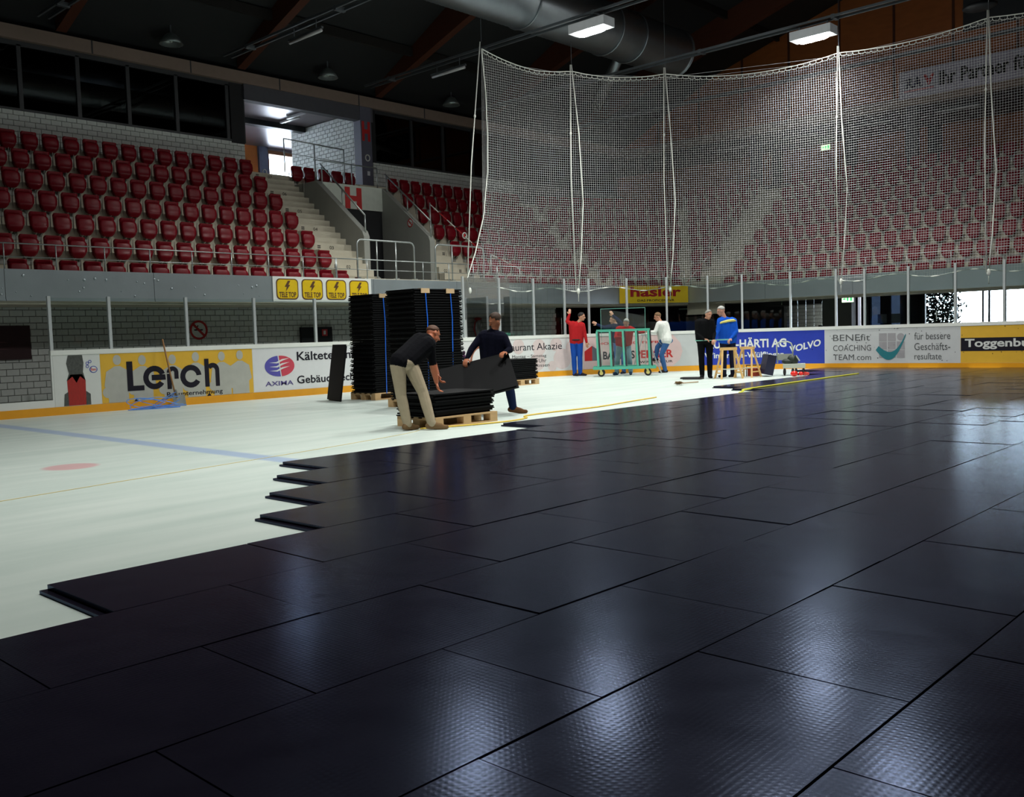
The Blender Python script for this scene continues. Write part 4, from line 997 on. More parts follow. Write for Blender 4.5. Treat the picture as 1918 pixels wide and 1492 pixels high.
def stack(cx, cy, n, label, group, jit=.006, shift=None, z0=.144):
    for i in range(n):
        o = link('loose_panel', SP_ME, None, (cx + random.gauss(0, jit) + (shift(i) if shift else 0), cy + random.gauss(0, jit), z0 + .0452 * i)); o.rotation_euler = (0, 0, (PI if i % 2 else 0) + random.gauss(0, .004))
        o['label'] = label % nth(n - i); o['category'] = 'panel'; o['group'] = group
    return z0 + .0452 * n
def straps(cx, cy, zt, ys, label, zb=.122):
    for i, y in enumerate(ys):
        g = thing('packing_strap', label[i], 'strap', (cx + .39, cy + y, zb)); x = cx + .402
        mb = MB(); pts = [(x, y + cy + .0, zb + .0), (x + .004, y + cy + .01, zt * .45), (x + .01, y + cy + .02, zt * .75), (x - .002, y + cy, zt + .01), (cx, y + cy, zt + .013), (cx - .402, y + cy, zt + .01), (cx - .402, y + cy, zb)]
        for p, q_ in zip(pts[:-1], pts[1:]): mb.bar(p, q_, .02, .003, (1, 0, 0) if abs(q_[2] - p[2]) > .1 else (0, 0, 1))
        part('band', mb, M_strap, g)
        mb = MB(); mb.box(x - .09, x + .001, cy + y - .1, cy + y + .1, zt - .005, zt + .008); mb.box(x - .006, x + .003, cy + y - .1, cy + y + .1, zt - .075, zt + .008); part('edge_guard', mb, M_card, g)
# small open pile in front
pallet(-10.24, 8.53, 'pale wooden pallet under the low pile beside the bending person')
stack(-9.86, 9.13, 7, 'black floor panel, %s from the top of the low pile on the front pallet', 'panels in the low front pile', .009)
# tall strapped stack
pallet(-13.3, 10.88, 'wooden pallet under the tall double-strapped stack'); zt = stack(-12.9, 11.48, 43, 'black floor panel, %s from the top of the tall stack with two straps', 'panels in the tall double-strapped stack', .005, lambda i: .035 if i < 18 else 0)
straps(-12.9, 11.48, zt, (-.32, .28), ['left blue packing strap round the tall front stack', 'right blue packing strap round the tall front stack'])
# strapped stack by the boards
pallet(-15.78, 11.93, 'wooden pallet under the strapped stack nearest the boards'); zt = stack(-15.38, 12.53, 44, 'black floor panel, %s from the top of the strapped stack by the boards', 'panels in the stack by the boards', .007)
straps(-15.38, 12.53, zt, (-.3,), ['blue packing strap round the stack nearest the boards'])
# low stack far right
pallet(-16.3, 16.3, 'wooden pallet under the low stack behind the striding person'); stack(-15.9, 16.9, 11, 'black floor panel, %s from the top of the low stack behind the striding person', 'panels in the low far stack', .006)
def lone_panel(corners_c, ax, ay, label):
    o = link('loose_panel', SP_ME); ax = Vector(ax).normalized(); ay = Vector(ay); ay = (ay - ax * ay.dot(ax)).normalized(); az = ax.cross(ay)
    M_ = Matrix((ax, ay, az)).transposed().to_4x4(); M_.translation = Vector(corners_c); o.matrix_world = M_; o['label'] = label; o['category'] = 'panel'; return o
lone_panel((-15.76, 11.62, .575), (.958, -.287, .0), (.02, .17, 1.12), 'black floor panel leaning upright against the stack by the boards')
def vframe(loc):
    h = math.hypot(loc[0], loc[1]); d = Vector((loc[0] / h, loc[1] / h, 0)); return Vector((d.y, -d.x, 0)), d
rv, dv = vframe((-10.05, 10.4)); P0 = Vector((-10.05, 10.4, 0))
lone_panel(P0 + rv * -.32 + dv * -.08 + Vector((0, 0, .60)), rv * -.13 + dv * .50 + Vector((0, 0, .47)), rv * 1.05 + Vector((0, 0, .18)), 'black floor panel carried between the two nearest people')
# ------------------------------------------------------------------ people (bodies are voxel-joined from shaped limbs in one pass)
def unit(v):
    v = Vector(v); return v.normalized()
class Body:
    def __init__(s): s.mb = MB(); s.seg = []
    def cap(s, reg, a, b, r0, r1):
        s.mb.capsule(a, b, r0, r1); s.seg.append((reg, Vector(a), Vector(b), r0, r1))
    def ell(s, reg, c, rad, M=None):
        s.mb.ell(c, rad, M); r = min(rad); ax = max(range(3), key=lambda i: rad[i]); d = Vector((0, 0, 0)); d[ax] = rad[ax] - r
        if M: d = M @ d
        s.seg.append((reg, Vector(c) - d, Vector(c) + d, r, r))
def make_hand(b, wrist, direc, palm_n, curl=0.5, reg='skin'):
    d = unit(direc); n = unit(Vector(palm_n) - d * Vector(palm_n).dot(d)); side = d.cross(n)
    M = Matrix((side, n, d)).transposed()
    w = Vector(wrist); c = w + d * 0.055
    b.ell(reg, c, (0.044, 0.019, 0.055), M)
    for i, (off, ln) in enumerate(((-0.033, 0.072), (-0.011, 0.083), (0.011, 0.078), (0.033, 0.06))):
        k0 = w + d * 0.095 + side * off; k1 = k0 + (d * math.cos(curl) - n * math.sin(curl)) * ln * 0.5
        k2 = k1 + (d * math.cos(2.0 * curl) - n * math.sin(2.0 * curl)) * ln * 0.5
        b.cap(reg, k0 - d * 0.02, k0, 0.0105, 0.0100); b.cap(reg, k0, k1, 0.0100, 0.0095); b.cap(reg, k1, k2, 0.0095, 0.0085)
    t0 = w + d * 0.03 - side * 0.035; t1 = t0 - side * 0.03 + d * 0.03 - n * 0.008; t2 = t1 + d * 0.03 - n * 0.012
    b.cap(reg, t0, t1, 0.014, 0.0115); b.cap(reg, t1, t2, 0.0115, 0.0095)
PEOPLE = []
def person(label, loc, J, cols, hair, fat=1.0, bare_fore=False, sleeve_short=0.0, voxel=0.009, curl=0.6, belt=None):
    """joints in metres: x to the right as seen from the rink, y away, z up"""
    az = math.atan2(loc[0], loc[1])                      # heading of the line of sight
    rot = math.atan2(-math.sin(az) * 0 + (-loc[0]) / math.hypot(*loc[:2]), loc[1] / math.hypot(*loc[:2]))
    b = Body(); V = {k: Vector(v) for k, v in J.items()}
    sl, sr, pel, ch, hd = V['shL'], V['shR'], V['pelvis'], V['chest'], V['head']
    hl, hr = V['hipL'], V['hipR']
    f = fat
    for t, a, bb in ((0, hl, sl), (0, hr, sr)):
        a2 = a.lerp(pel, 0.15) + Vector((0, 0, 0.05)); s2 = bb.lerp(ch, 0.28) - (bb - pel).normalized() * 0.02
        mid = a2.lerp(s2, 0.45)
        b.cap('top', a2, mid, 0.128 * f, 0.122 * f); b.cap('top', mid, s2, 0.122 * f, 0.125)
    b.cap('top', pel.lerp(ch, 0.12), ch, 0.135 * f, 0.125 * f)
    b.cap('top', sl, sr, 0.072, 0.072); b.cap('top', sl.lerp(ch, 0.4), hd.lerp(ch, 0.62), 0.08, 0.062); b.cap('top', sr.lerp(ch, 0.4), hd.lerp(ch, 0.62), 0.08, 0.062)
    b.ell('legs', pel, (0.165 * f, 0.125 * f, 0.11))
    for q in 'LR':
        hip, kn, an, toe = V['hip' + q], V['knee' + q], V['ank' + q], V['toe' + q]
        b.cap('legs', hip, hip.lerp(kn, 0.4), 0.108, 0.094); b.cap('legs', hip.lerp(kn, 0.4), kn, 0.094, 0.073)
        b.cap('legs', kn, kn.lerp(an, 0.35), 0.073, 0.074); b.cap('legs', kn.lerp(an, 0.35), an, 0.074, 0.06)
        fd = toe - an; fd.z = 0; fd = fd.normalized()
        heel = Vector((an.x, an.y, an.z - 0.035)) - fd * 0.045
        b.cap('shoes', heel, Vector((toe.x, toe.y, toe.z)) - fd * 0.05, 0.043, 0.039); b.cap('shoes', an - Vector((0, 0, 0.02)), toe - fd * 0.08 + Vector((0, 0, 0.02)), 0.045, 0.036)
        b.cap('shoes', toe - fd * 0.06, toe, 0.038, 0.03)
        sh, el, wr = V['sh' + q], V['el' + q], V['wr' + q]
        b.cap('top', sh, sh.lerp(el, 0.5), 0.072, 0.062); b.cap('top', sh.lerp(el, 0.5), el, 0.062, 0.052)
        fr = 'skin' if bare_fore else 'top'
        b.cap(fr, el.lerp(wr, 0.0), el.lerp(wr, 0.35), 0.052, 0.05); b.cap(fr, el.lerp(wr, 0.35), wr, 0.05, 0.036 if not bare_fore else 0.03)
        hdv = V.get('hd' + q, wr - el)
        make_hand(b, wr, hdv, V.get('pn' + q, Vector((0, -1, 0.2))), curl)
    fdir = unit(J['face']); up = unit(hd - ch); up = unit(up - fdir * up.dot(fdir) + fdir * 0.001); rt = fdir.cross(up).normalized(); up = rt.cross(fdir)
    M = Matrix((rt, fdir, up)).transposed()
    nb = ch.lerp(hd, 0.45)
    b.cap('skin', ch.lerp(hd, 0.3), hd - up * 0.06 - fdir * 0.015, 0.062, 0.056)
    b.ell('skin', hd + up * 0.025 - fdir * 0.008, (0.076, 0.096, 0.095), M)
    b.ell('skin', hd - up * 0.04 + fdir * 0.022, (0.058, 0.068, 0.075), M)
    b.ell('skin', hd - up * 0.088 + fdir * 0.058, (0.028, 0.024, 0.022), M)
    b.cap('skin', hd + up * 0.012 + fdir * 0.088, hd - up * 0.028 + fdir * 0.108, 0.010, 0.015)
    b.ell('skin', hd + up * 0.03 + fdir * 0.082, (0.052, 0.014, 0.011), M)
    b.ell('skin', hd - up * 0.057 + fdir * 0.083, (0.024, 0.011, 0.009), M)
    for s_ in (-1, 1):
        b.ell('skin', hd - up * 0.008 + rt * s_ * 0.078 - fdir * 0.005, (0.012, 0.022, 0.033), M)
        b.seg.append(('eye', hd + up * 0.012 + fdir * 0.088 + rt * s_ * 0.03, hd + up * 0.012 + fdir * 0.088 + rt * s_ * 0.034, 0.012, 0.012))
    o = bpy.data.objects.new('person', b.mb.mesh('person', None)); COL.objects.link(o)
    rm = o.modifiers.new('r', 'REMESH'); rm.mode = 'VOXEL'; rm.voxel_size = voxel
    sm = o.modifiers.new('s', 'SMOOTH'); sm.factor = 0.5; sm.iterations = 3
    # hair cap
    hm = MB()
    hm.ell(hd + up * 0.034 - fdir * 0.012, (0.084, 0.104, 0.1), M, 18, 12)
    keep = []
    for fc in hm.f:
        c = sum((Vector(hm.v[i]) for i in fc), Vector()) / len(fc) - hd
        h = c.dot(up); fw = c.dot(fdir)
        if h > hair[1] + max(0.0, fw + 0.02) * hair[2]: keep.append(fc)
    hm.f = keep
    PEOPLE.append((o, b.seg, label, loc, rot, cols, hm, hair, belt))
FT = 0.03
def std(**k):
    J = dict(pelvis=(0, 0, .95), chest=(0, 0, 1.38), shL=(-.18, 0, 1.43), shR=(.18, 0, 1.43), hipL=(-.1, 0, .92), hipR=(.1, 0, .92), head=(0, 0, 1.62), face=(0, -1, 0),
             kneeL=(-.1, 0, .5), kneeR=(.1, 0, .5), ankL=(-.1, 0, .08), ankR=(.1, 0, .08), toeL=(-.1, -.16, FT), toeR=(.1, -.16, FT),
             elL=(-.22, 0, 1.15), elR=(.22, 0, 1.15), wrL=(-.22, -.05, .92), wrR=(.22, -.05, .92))
    J.update(k); return J
person('person in khaki trousers and black jumper bending over the low panel pile', (-9.45, 8.29, 0), std(
    pelvis=(-.20, .05, .90), hipL=(-.285, .0, .87), hipR=(-.12, .08, .87), chest=(.08, .33, 1.17), shL=(.0, .46, 1.2), shR=(.15, .2, 1.12), head=(.2, .46, 1.27), face=(.75, .25, -.5),
    kneeL=(-.26, .02, .47), kneeR=(.03, .06, .5), ankL=(-.19, .04, .09), ankR=(.13, .0, .09), toeL=(-.06, .16, FT), toeR=(.33, .02, FT),
    elL=(.16, .5, .95), wrL=(.24, .42, .72), elR=(.18, .24, .86), wrR=(.22, .26, .62), pnL=(-1, 0, 0), pnR=(-1, 0, 0)),
    dict(top=(.003, .003, .005), legs=(.42, .34, .24), shoes=(.2, .12, .06), skin=(.5, .16, .08)), ((.10, .04, .02), 0.01, 1.2), bare_fore=True, voxel=0.008)
person('person in dark jumper and jeans striding with a black floor panel', (-10.245, 10.6, 0), std(
    pelvis=(-.06, .12, .80), hipL=(-.16, .17, .78), hipR=(.04, .07, .78), chest=(-.06, .1, 1.2), shL=(-.23, .2, 1.23), shR=(.11, .02, 1.19), head=(-.02, .05, 1.46), face=(-.8, -.35, -.4),
    kneeL=(-.34, .3, .45), kneeR=(.17, -.02, .43), ankL=(-.36, .5, .10), ankR=(.22, 0, .10), toeL=(-.2, .56, FT), toeR=(.42, -.03, FT),
    elL=(-.40, .06, 1.03), wrL=(-.47, -.10, .89), elR=(.2, -.06, 1.0), wrR=(.12, -.2, .97), pnL=(0, 0, 1), pnR=(0, 0, 1)),
    dict(top=(.003, .0035, .012), legs=(.010, .018, .06), shoes=(.16, .07, .03), skin=(.45, .16, .08)), ((.05, .025, .015), 0.01, 1.2), voxel=0.008)
person('person in red sweater and blue jeans raising one hand to a glass post', (-17.2, 21.12, 0), std(
    pelvis=(-.03, 0, .97), hipL=(-.11, .0, .94), hipR=(.06, 0, .94), chest=(-.01, .02, 1.42), shL=(-.17, .04, 1.5), shR=(.16, -.03, 1.46), head=(.14, -.03, 1.69), face=(1, -.3, -.12),
    kneeL=(-.11, -.02, .5), kneeR=(.06, -.04, .52), ankL=(-.1, 0, .08), ankR=(.06, -.02, .08), toeL=(-.0, -.13, FT), toeR=(.22, -.1, FT),
    elL=(-.28, .06, 1.57), wrL=(-.21, .06, 1.76), hdL=(.1, .1, 1), elR=(.22, -.05, 1.2), wrR=(.26, -.1, .97), hdR=(.1, -.1, -1)),
    dict(top=(.42, .016, .02), legs=(.012, .07, .36), shoes=(.02, .015, .02), skin=(.55, .28, .18)), ((.012, .008, .008), 0.005, 1.1), curl=0.25, belt=(.01, .01, .01))
person('person in navy sleeves stretching both arms behind the glass trolley', (-16.62, 22.3, 0), std(
    pelvis=(.04, .05, .93), hipL=(-.05, .05, .9), hipR=(.13, .05, .9), chest=(-.0, .03, 1.34), shL=(-.15, .0, 1.4), shR=(.15, .08, 1.4), head=(-.14, .0, 1.58), face=(-1, -.25, -.1),
    ankL=(-.06, .05, .08), ankR=(.14, .05, .08), toeL=(-.16, -.05, FT), toeR=(.06, -.06, FT), kneeL=(-.06, .02, .5), kneeR=(.14, .02, .5),
    elL=(-.42, -.04, 1.37), wrL=(-.6, -.08, 1.46), hdL=(-.8, 0, .5), elR=(-.0, -.18, 1.58), wrR=(-.13, -.2, 1.7), hdR=(-.5, 0, .8)),
    dict(top=(.012, .018, .06), legs=(.05, .12, .3), shoes=(.03, .03, .05), skin=(.55, .3, .2)), ((.06, .035, .02), 0.005, 1.1), curl=0.35)
person('grey-haired person in red sweater leaning on the green glass trolley', (-16.05, 21.75, 0), std(
    pelvis=(.02, .05, .87), hipL=(-.09, .05, .85), hipR=(.12, .05, .85), chest=(.07, -.02, 1.26), shL=(-.13, 0, 1.31), shR=(.25, -.02, 1.3), head=(.1, -.08, 1.47), face=(-.15, -.85, -.5),
    kneeL=(-.16, 0, .47), kneeR=(.17, 0, .47), ankL=(-.2, .03, .08), ankR=(.2, .03, .08), toeL=(-.28, -.1, FT), toeR=(.2, -.14, FT),
    elL=(-.2, -.12, 1.08), wrL=(-.05, -.24, 1.06), elR=(.45, -.1, 1.2), wrR=(.6, -.2, 1.2), pnL=(0, 0, 1), pnR=(0, 0, 1)),
    dict(top=(.45, .01, .015), legs=(.25, .38, .46), shoes=(.03, .06, .12), skin=(.5, .24, .16)), ((.4, .4, .38), 0.02, 1.0), fat=1.12)
person('person in white jacket and jeans with one foot on the stepladder', (-15.62, 23.15, 0), std(
    pelvis=(.07, .0, .93), hipL=(-.01, .09, .9), hipR=(.09, -.07, .9), chest=(-.03, 0, 1.36), shL=(-.14, -.14, 1.42), shR=(.08, .14, 1.42), head=(-.16, -.02, 1.63), face=(-1, -.15, -.3),
    kneeR=(-.07, -.1, .53), kneeL=(-.18, .16, .75), ankR=(.03, -.05, .08), ankL=(-.24, .2, .42), toeR=(-.14, -.1, FT), toeL=(-.4, .2, .37),
    elL=(-.24, -.2, 1.19), wrL=(-.44, -.2, 1.2), elR=(-.14, .2, 1.18), wrR=(-.4, .12, 1.2), pnL=(0, 0, 1), pnR=(0, 0, 1)),
    dict(top=(.78, .8, .76), legs=(.045, .12, .3), shoes=(.03, .02, .02), skin=(.52, .25, .16)), ((.2, .11, .05), 0.0, 1.2), fat=1.22)
person('person dressed all in black with glasses holding the glass strip', (-12.67, 20.62, 0), std(
    pelvis=(.0, 0, .95), chest=(.0, 0, 1.36), shL=(-.18, 0, 1.41), shR=(.17, .04, 1.41), head=(.09, -.03, 1.58), face=(.55, -.8, -.12),
    kneeL=(-.1, -.02, .5), kneeR=(.1, -.02, .5), ankL=(-.09, 0, .08), ankR=(.1, 0, .08), toeL=(-.13, -.16, FT), toeR=(.14, -.16, FT),
    elL=(-.2, -.06, 1.13), wrL=(-.04, -.2, .98), hdL=(1, -.3, -.1), elR=(.22, -.02, 1.12), wrR=(.2, -.2, .97), pnL=(0, 0, 1), pnR=(0, 0, 1)),
    dict(top=(.003, .003, .004), legs=(.003, .003, .004), shoes=(.008, .008, .01), skin=(.45, .22, .14)), ((.25, .24, .22), 0.005, 1.1), fat=1.2)
person('grey-haired person in blue and yellow jacket leaning over the trestle', (-12.4, 21.2, 0), std(
    pelvis=(.02, .02, .93), hipL=(-.08, .02, .9), hipR=(.12, .02, .9), chest=(.0, -.02, 1.38), shL=(-.16, -.08, 1.44), shR=(.19, .04, 1.42), head=(-.13, -.06, 1.67), face=(-1, -.25, -.35),
    kneeL=(-.08, 0, .5), kneeR=(.13, 0, .5), ankL=(-.08, .02, .08), ankR=(.14, .02, .08), toeL=(-.2, -.08, FT), toeR=(.05, -.1, FT),
    elL=(-.22, -.18, 1.16), wrL=(-.3, -.3, .98), elR=(.24, -.06, 1.14), wrR=(.1, -.22, .98), pnL=(0, 0, 1), pnR=(0, 0, 1)),
    dict(top=(.01, .1, .6), legs=(.01, .012, .03), shoes=(.01, .01, .015), skin=(.55, .28, .2)), ((.5, .5, .48), 0.03, 0.9), fat=1.18)
bpy.context.view_layer.update()
_dg = bpy.context.evaluated_depsgraph_get()
def finish_people():
    for pi, (o, seg, label, loc, rot, cols, hm, hair, belt) in enumerate(PEOPLE):
        me = bpy.data.meshes.new_from_object(o.evaluated_get(_dg)); old = o.data
        o.modifiers.clear(); o.data = me; bpy.data.meshes.remove(old)
        regs = ['top', 'legs', 'shoes', 'skin', 'eye']
        for r in regs:
            c = cols.get(r, (.02, .015, .01))
            me.materials.append(mat('person%d_%s' % (pi, r), c, 0.55 if r == 'skin' else 0.9, spec=0.4 if r == 'skin' else 0.12, var=0.1, vscale=14, bump=0.5 if r in ('top', 'legs') else 0.0, bscale=22))
        segs = [(regs.index(r), a, b_ - a, max((b_ - a).length_squared, 1e-9), r0, r1) for r, a, b_, r0, r1 in seg]
        idx = []
        for p in me.polygons:
            c = p.center; best = 9e9; bi = 0
            for ri, a, ab, l2, r0, r1 in segs:
                t = (c - a).dot(ab) / l2; t = 0.0 if t < 0 else 1.0 if t > 1 else t
                dd = (c - a - ab * t).length - (r0 + (r1 - r0) * t)
                if dd < best: best = dd; bi = ri
            idx.append(bi)
        me.polygons.foreach_set('material_index', idx); me.polygons.foreach_set('use_smooth', [True] * len(idx)); me.update()
        o.location = loc; o.rotation_euler = (0, 0, rot); o['label'] = label; o['category'] = 'person'
        h = link('hair', hm.mesh('hair', mat('hair%d' % pi, hair[0], 0.7, var=0.4, vscale=60, stretch=(1, 1, .2)), True), o)
        sd = h.modifiers.new('thick', 'SOLIDIFY'); sd.thickness = 0.012
        if pi == 7:   # yellow shoulder band of the jacket
            yb = MB(); yb.tube([(-.25, -.1, 1.3), (-.12, -.17, 1.385), (.04, -.165, 1.42), (.17, -.1, 1.43), (.245, .03, 1.40)], [.012, .03, .034, .034, .02], 8)
            part('jacket_band', yb, mat('band_yellow', (.75, .7, .2), .8), o, world=False, smooth=True, label='yellow band across the jacket')
        if belt:
            bm_ = MB(); bm_.tube([(-.03 + .17 * math.cos(t), .13 * math.sin(t), 1.035) for t in [2 * PI * i / 20 for i in range(20)]], .022, 6, True)
            part('belt', bm_, mat('belt_black', belt, .5), o, world=False)
finish_people()
# ================================================================== GLASS TROLLEY, LADDER, TRESTLES
M_green = mat('trolley_green', (.08, .42, .30), .45, var=.08)
M_rub = mat('rubber_black', (.015, .012, .015), .7)
M_rim = mat('castor_yellow', (.75, .62, .2), .5)
tl = (-15.72, 21.35, 0); tr, td = vframe(tl)
def T(u, v, z): p = Vector(tl) + tr * u + td * v; return (p.x, p.y, z)
g = thing('glass_trolley', 'green A-frame trolley on castors for glass sheets', 'trolley', tl)
M_gb = M_green
for v in (-.33, .33): mb = MB(); mb.bar(T(-.86, v, .24), T(.86, v, .24), .07, .08); part('base_beam', mb, M_green, g)
for u in (-.83, 0, .83): mb = MB(); mb.bar(T(u, -.36, .24), T(u, .36, .24), .07, .06); part('cross_beam', mb, M_green, g)
for v in (-.07, .07): mb = MB(); mb.bar(T(-.76, v, 1.27), T(.72, v, 1.27), .05, .07); part('top_beam', mb, M_green, g)
for i, u in enumerate((-.72, -.36, 0, .36, .70)):
    for v in (-1, 1):
        mb = MB(); mb.bar(T(u + .0, v * .30, .28), T(u - .03, v * .08, 1.25), .05, .04); part('upright', mb, M_green, g)
        mb = MB(); mb.bar(T(u + .06, v * .33, .28), T(u + .02, v * .115, 1.25), .03, .03); part('rubber_strip', mb, M_rub, g)
for u in (-.66, .62):
    for v in (-.28, .28):
        c = g_ = part('castor', MB().bar(T(u, v, .2), T(u + .03, v, .1), .05, .06), M_rim, g)
        cc = Vector(T(u + .02, v, .1)); mb = MB()
        for rr_, ww, mm in ((.098, .035, M_rub), (.05, .045, M_rim)):
            mb = MB(); n = 16; e = td * ww / 2
            ring = [cc + (tr * math.cos(2 * PI * k / n) + Vector((0, 0, 1)) * math.sin(2 * PI * k / n)) * rr_ for k in range(n)]
            mb.add([p - e for p in ring] + [p + e for p in ring], [tuple(range(n)), tuple(range(2 * n - 1, n - 1, -1))] + [(k, n + k, n + (k + 1) % n, (k + 1) % n) for k in range(n)])
            part('wheel', mb, mm, c)
def sheet_glass(name, label, P, edge=.012, t=.006):
    """P: four corners"""
    P = [Vector(p) for p in P]; n = (P[1] - P[0]).cross(P[3] - P[0]).normalized(); mb = MB()
    mb.hexa([p - n * t for p in P] + [p + n * t for p in P]); o = single(name, mb, M_pane, label, 'glass sheet')
    mb = MB()
    for a_, b_ in zip(P, P[1:] + P[:1]): mb.bar(a_, b_, edge, edge, n)
    part('polished_edge', mb, M_edge, o); return o
sheet_glass('glass_sheet', 'tall glass sheet standing on the green trolley', [T(-.63, .27, .29), T(.6, .27, .29), T(.6, .135, 1.88), T(-.63, .135, 1.88)])
# aluminium step ladder
ll = (-15.95, 22.75, 0); lr, ld = vframe(ll)
def Q(u, v, z): p = Vector(ll) + lr * u + ld * v; return (p.x, p.y, z)
g = thing('step_ladder', 'aluminium step ladder behind the green trolley', 'ladder', ll); M_al = mat('ladder_aluminium', (.6, .62, .62), .35, .7)
for v in (-.2, .2):
    mb = MB(); mb.bar(Q(.42, v, 0), Q(-.02, v * .75, 1.12), .06, .03); part('front_rail', mb, M_al, g)
    mb = MB(); mb.bar(Q(-.45, v, 0), Q(-.08, v * .75, 1.12), .045, .025); part('rear_rail', mb, M_al, g)
for i in range(1, 4): z = .28 * i; f = z / 1.12; mb = MB(); mb.bar(Q(.42 - .44 * f, -.2, z), Q(.42 - .44 * f, .2, z), .09, .025); part('tread_step', mb, M_al, g)
mb = MB(); mb.bar(Q(-.05, -.17, 1.12), Q(-.05, .17, 1.12), .2, .04); part('top_platform', mb, M_al, g)
# trestles
M_tw = mat('trestle_pine', (.72, .45, .17), .7, var=.15, vscale=5, stretch=(1, 1, 4))
def trestle(loc, lng, label, turn):
    r_, d_ = vframe(loc); ca, sa = math.cos(turn), math.sin(turn); r2 = r_ * ca + d_ * sa; d2 = d_ * ca - r_ * sa
    f = lambda u, v, z: tuple(Vector(loc) + r2 * u + d2 * v + Vector((0, 0, z)))
    g = thing('trestle', label, 'trestle', loc); h = lng / 2
    mb = MB(); mb.bar(f(-h, 0, .73), f(h, 0, .73), .09, .07); part('top_beam', mb, M_tw, g)
    for s_ in (-1, 1):
        for v in (-1, 1):
            mb = MB(); mb.bar(f(s_ * (h - .05), v * .03, .71), f(s_ * (h + .06), v * .24, .0), .045, .03); part('leg', mb, M_tw, g)
        mb = MB(); mb.bar(f(s_ * (h + .04), -.2, .14), f(s_ * (h + .04), .2, .14), .05, .025); part('leg_brace', mb, M_tw, g)
    for v in (-.17, .17): mb = MB(); mb.tube([f(-h - .02, v, .24), f(0, v, .225), f(h + .02, v, .24)], .008, 6); part('spread_cord', mb, mat('cord_pale', (.6, .7, .65), .6), g)
trestle((-12.02, 20.62, 0), .42, 'pine trestle in front of the person in blue', .35)
trestle((-11.85, 21.25, 0), .36, 'smaller pine trestle right of the other one', -.5)
bx, bd = vframe((-12.5, 20.8)); GB = Vector((-12.62, 20.42, .95))
sheet_glass('glass_strip', 'glass strip held flat by the two people at the trestles', [GB + bx * -.18, GB + bx * .62, GB + bx * .62 + bd * .14 + Vector((0, 0, .015)), GB + bx * -.18 + bd * .14 + Vector((0, 0, .015))], .014)
for i, (x, y, a_) in enumerate(((-12.95, 20.35, .3), (-12.72, 20.12, .2))):
    mb = MB(); mb.box(-.22, .22, -.16, .16, .012 + i * .001, .05); o = single('rubber_mat', mb, M_rub, ('black rubber slab lying behind the feet of the person in black', 'black rubber slab lying at the left of the trestles')[i], 'mat'); o.location = (x, y, -.012); o.rotation_euler = (0, 0, a_)
# ---- cleaning machine and clutter by the far panel edge
ml = (-11.25, 22.2, 0); mr_, md_ = vframe(ml)
def K(u, v, z): return tuple(Vector(ml) + mr_ * u + md_ * v + Vector((0, 0, z)))
M_mach = mat('machine_cream', (.55, .6, .5), .5); M_mdark = mat('machine_dark', (.02, .03, .025), .5)
g = thing('platform_trolley', 'cream platform trolley with tall hoop handle and dark machine', 'trolley', ml)
mb = MB(); mb.bar(K(-.12, 0, .24), K(.42, 0, .24), .36, .11); part('platform', mb, M_mach, g)
mb = MB(); mb.tube([K(-.25, .18, .3), K(-.27, .2, .75)] + [K(-.27 + .09 * (1 - math.cos(t)), .2, .75 + .09 * math.sin(t)) for t in (.6, 1.2)] + [K(-.12, .2, .85), K(.0, .2, .85), K(.08, .2, .81), K(.12, .2, .72), K(.13, .2, .3)], .017, 8); part('handle_hoop', mb, M_mach, g, smooth=True)
mb = MB(); mb.bar(K(-.26, .2, .46), K(.12, .2, .46), .02, .16); part('handle_plate', mb, mat('machine_grey', (.4, .43, .38), .5), g)
mb = MB(); mb.ell(K(.1, 0, .40), (.12, .1, .12)); mb.ell(K(-.02, 0, .35), (.14, .09, .07)); mb.ell(K(.18, 0, .38), (.05, .13, .13)); part('machine_body', mb, M_mdark, g, smooth=True)
mb = MB(); mb.bar(K(.2, .0, .5), K(.29, 0, .36), .05, .03); part('machine_guard', mb, M_mach, g)
for u in (-.08, .12, .2, .38):
    for v in (-.14,): mb = MB(); mb.ell(K(u, v, .09), (.035, .045, .09)); part('wheel', mb, M_rub, g, smooth=True)
    mb = MB(); mb.ell(K(u, .14, .09), (.035, .045, .09)); part('wheel', mb, M_rub, g, smooth=True)
mb = MB(); mb.box(-.11, .11, -.25, .25, 0, .5); o = single('loudspeaker_case', mb, mat('case_navy', (.012, .013, .04), .5), 'dark navy case leaning beside the platform trolley', 'case'); o.location = (-11.62, 21.75, .045); o.rotation_euler = (0, .22, .75)
g = thing('tool_crate', 'red tool crate with dark handle left of the navy case', 'crate', (-11.95, 21.75, 0)); mb = MB(); mb.box(-12.07, -11.83, 21.63, 21.87, 0.0, .2); part('body', mb, mat('crate_red', (.30, .03, .01), .5), g); mb = MB(); mb.tube([(-12.08, 21.6, 0.0), (-12.08, 21.6, .28), (-11.82, 21.88, .28), (-11.82, 21.88, .2)], .016, 6); part('handle', mb, M_rub, g)
g = thing('warning_lamp', 'small red lamp lying on the panel edge by the trolley', 'lamp', (-10.78, 21.75, .0)); mb = MB(); mb.ell((-10.84, 21.72, .07), (.09, .09, .07)); mb.ell((-10.72, 21.84, .065), (.06, .06, .05)); part('lens', mb, mat('lens_red', (.75, .02, .015), .2), g, smooth=True); mb = MB(); mb.tube([(-10.66, 21.9, .06), (-10.58, 21.98, .06)], [.05, .03], 8); part('foot', mb, mat('lens_red2', (.6, .03, .02), .4), g)
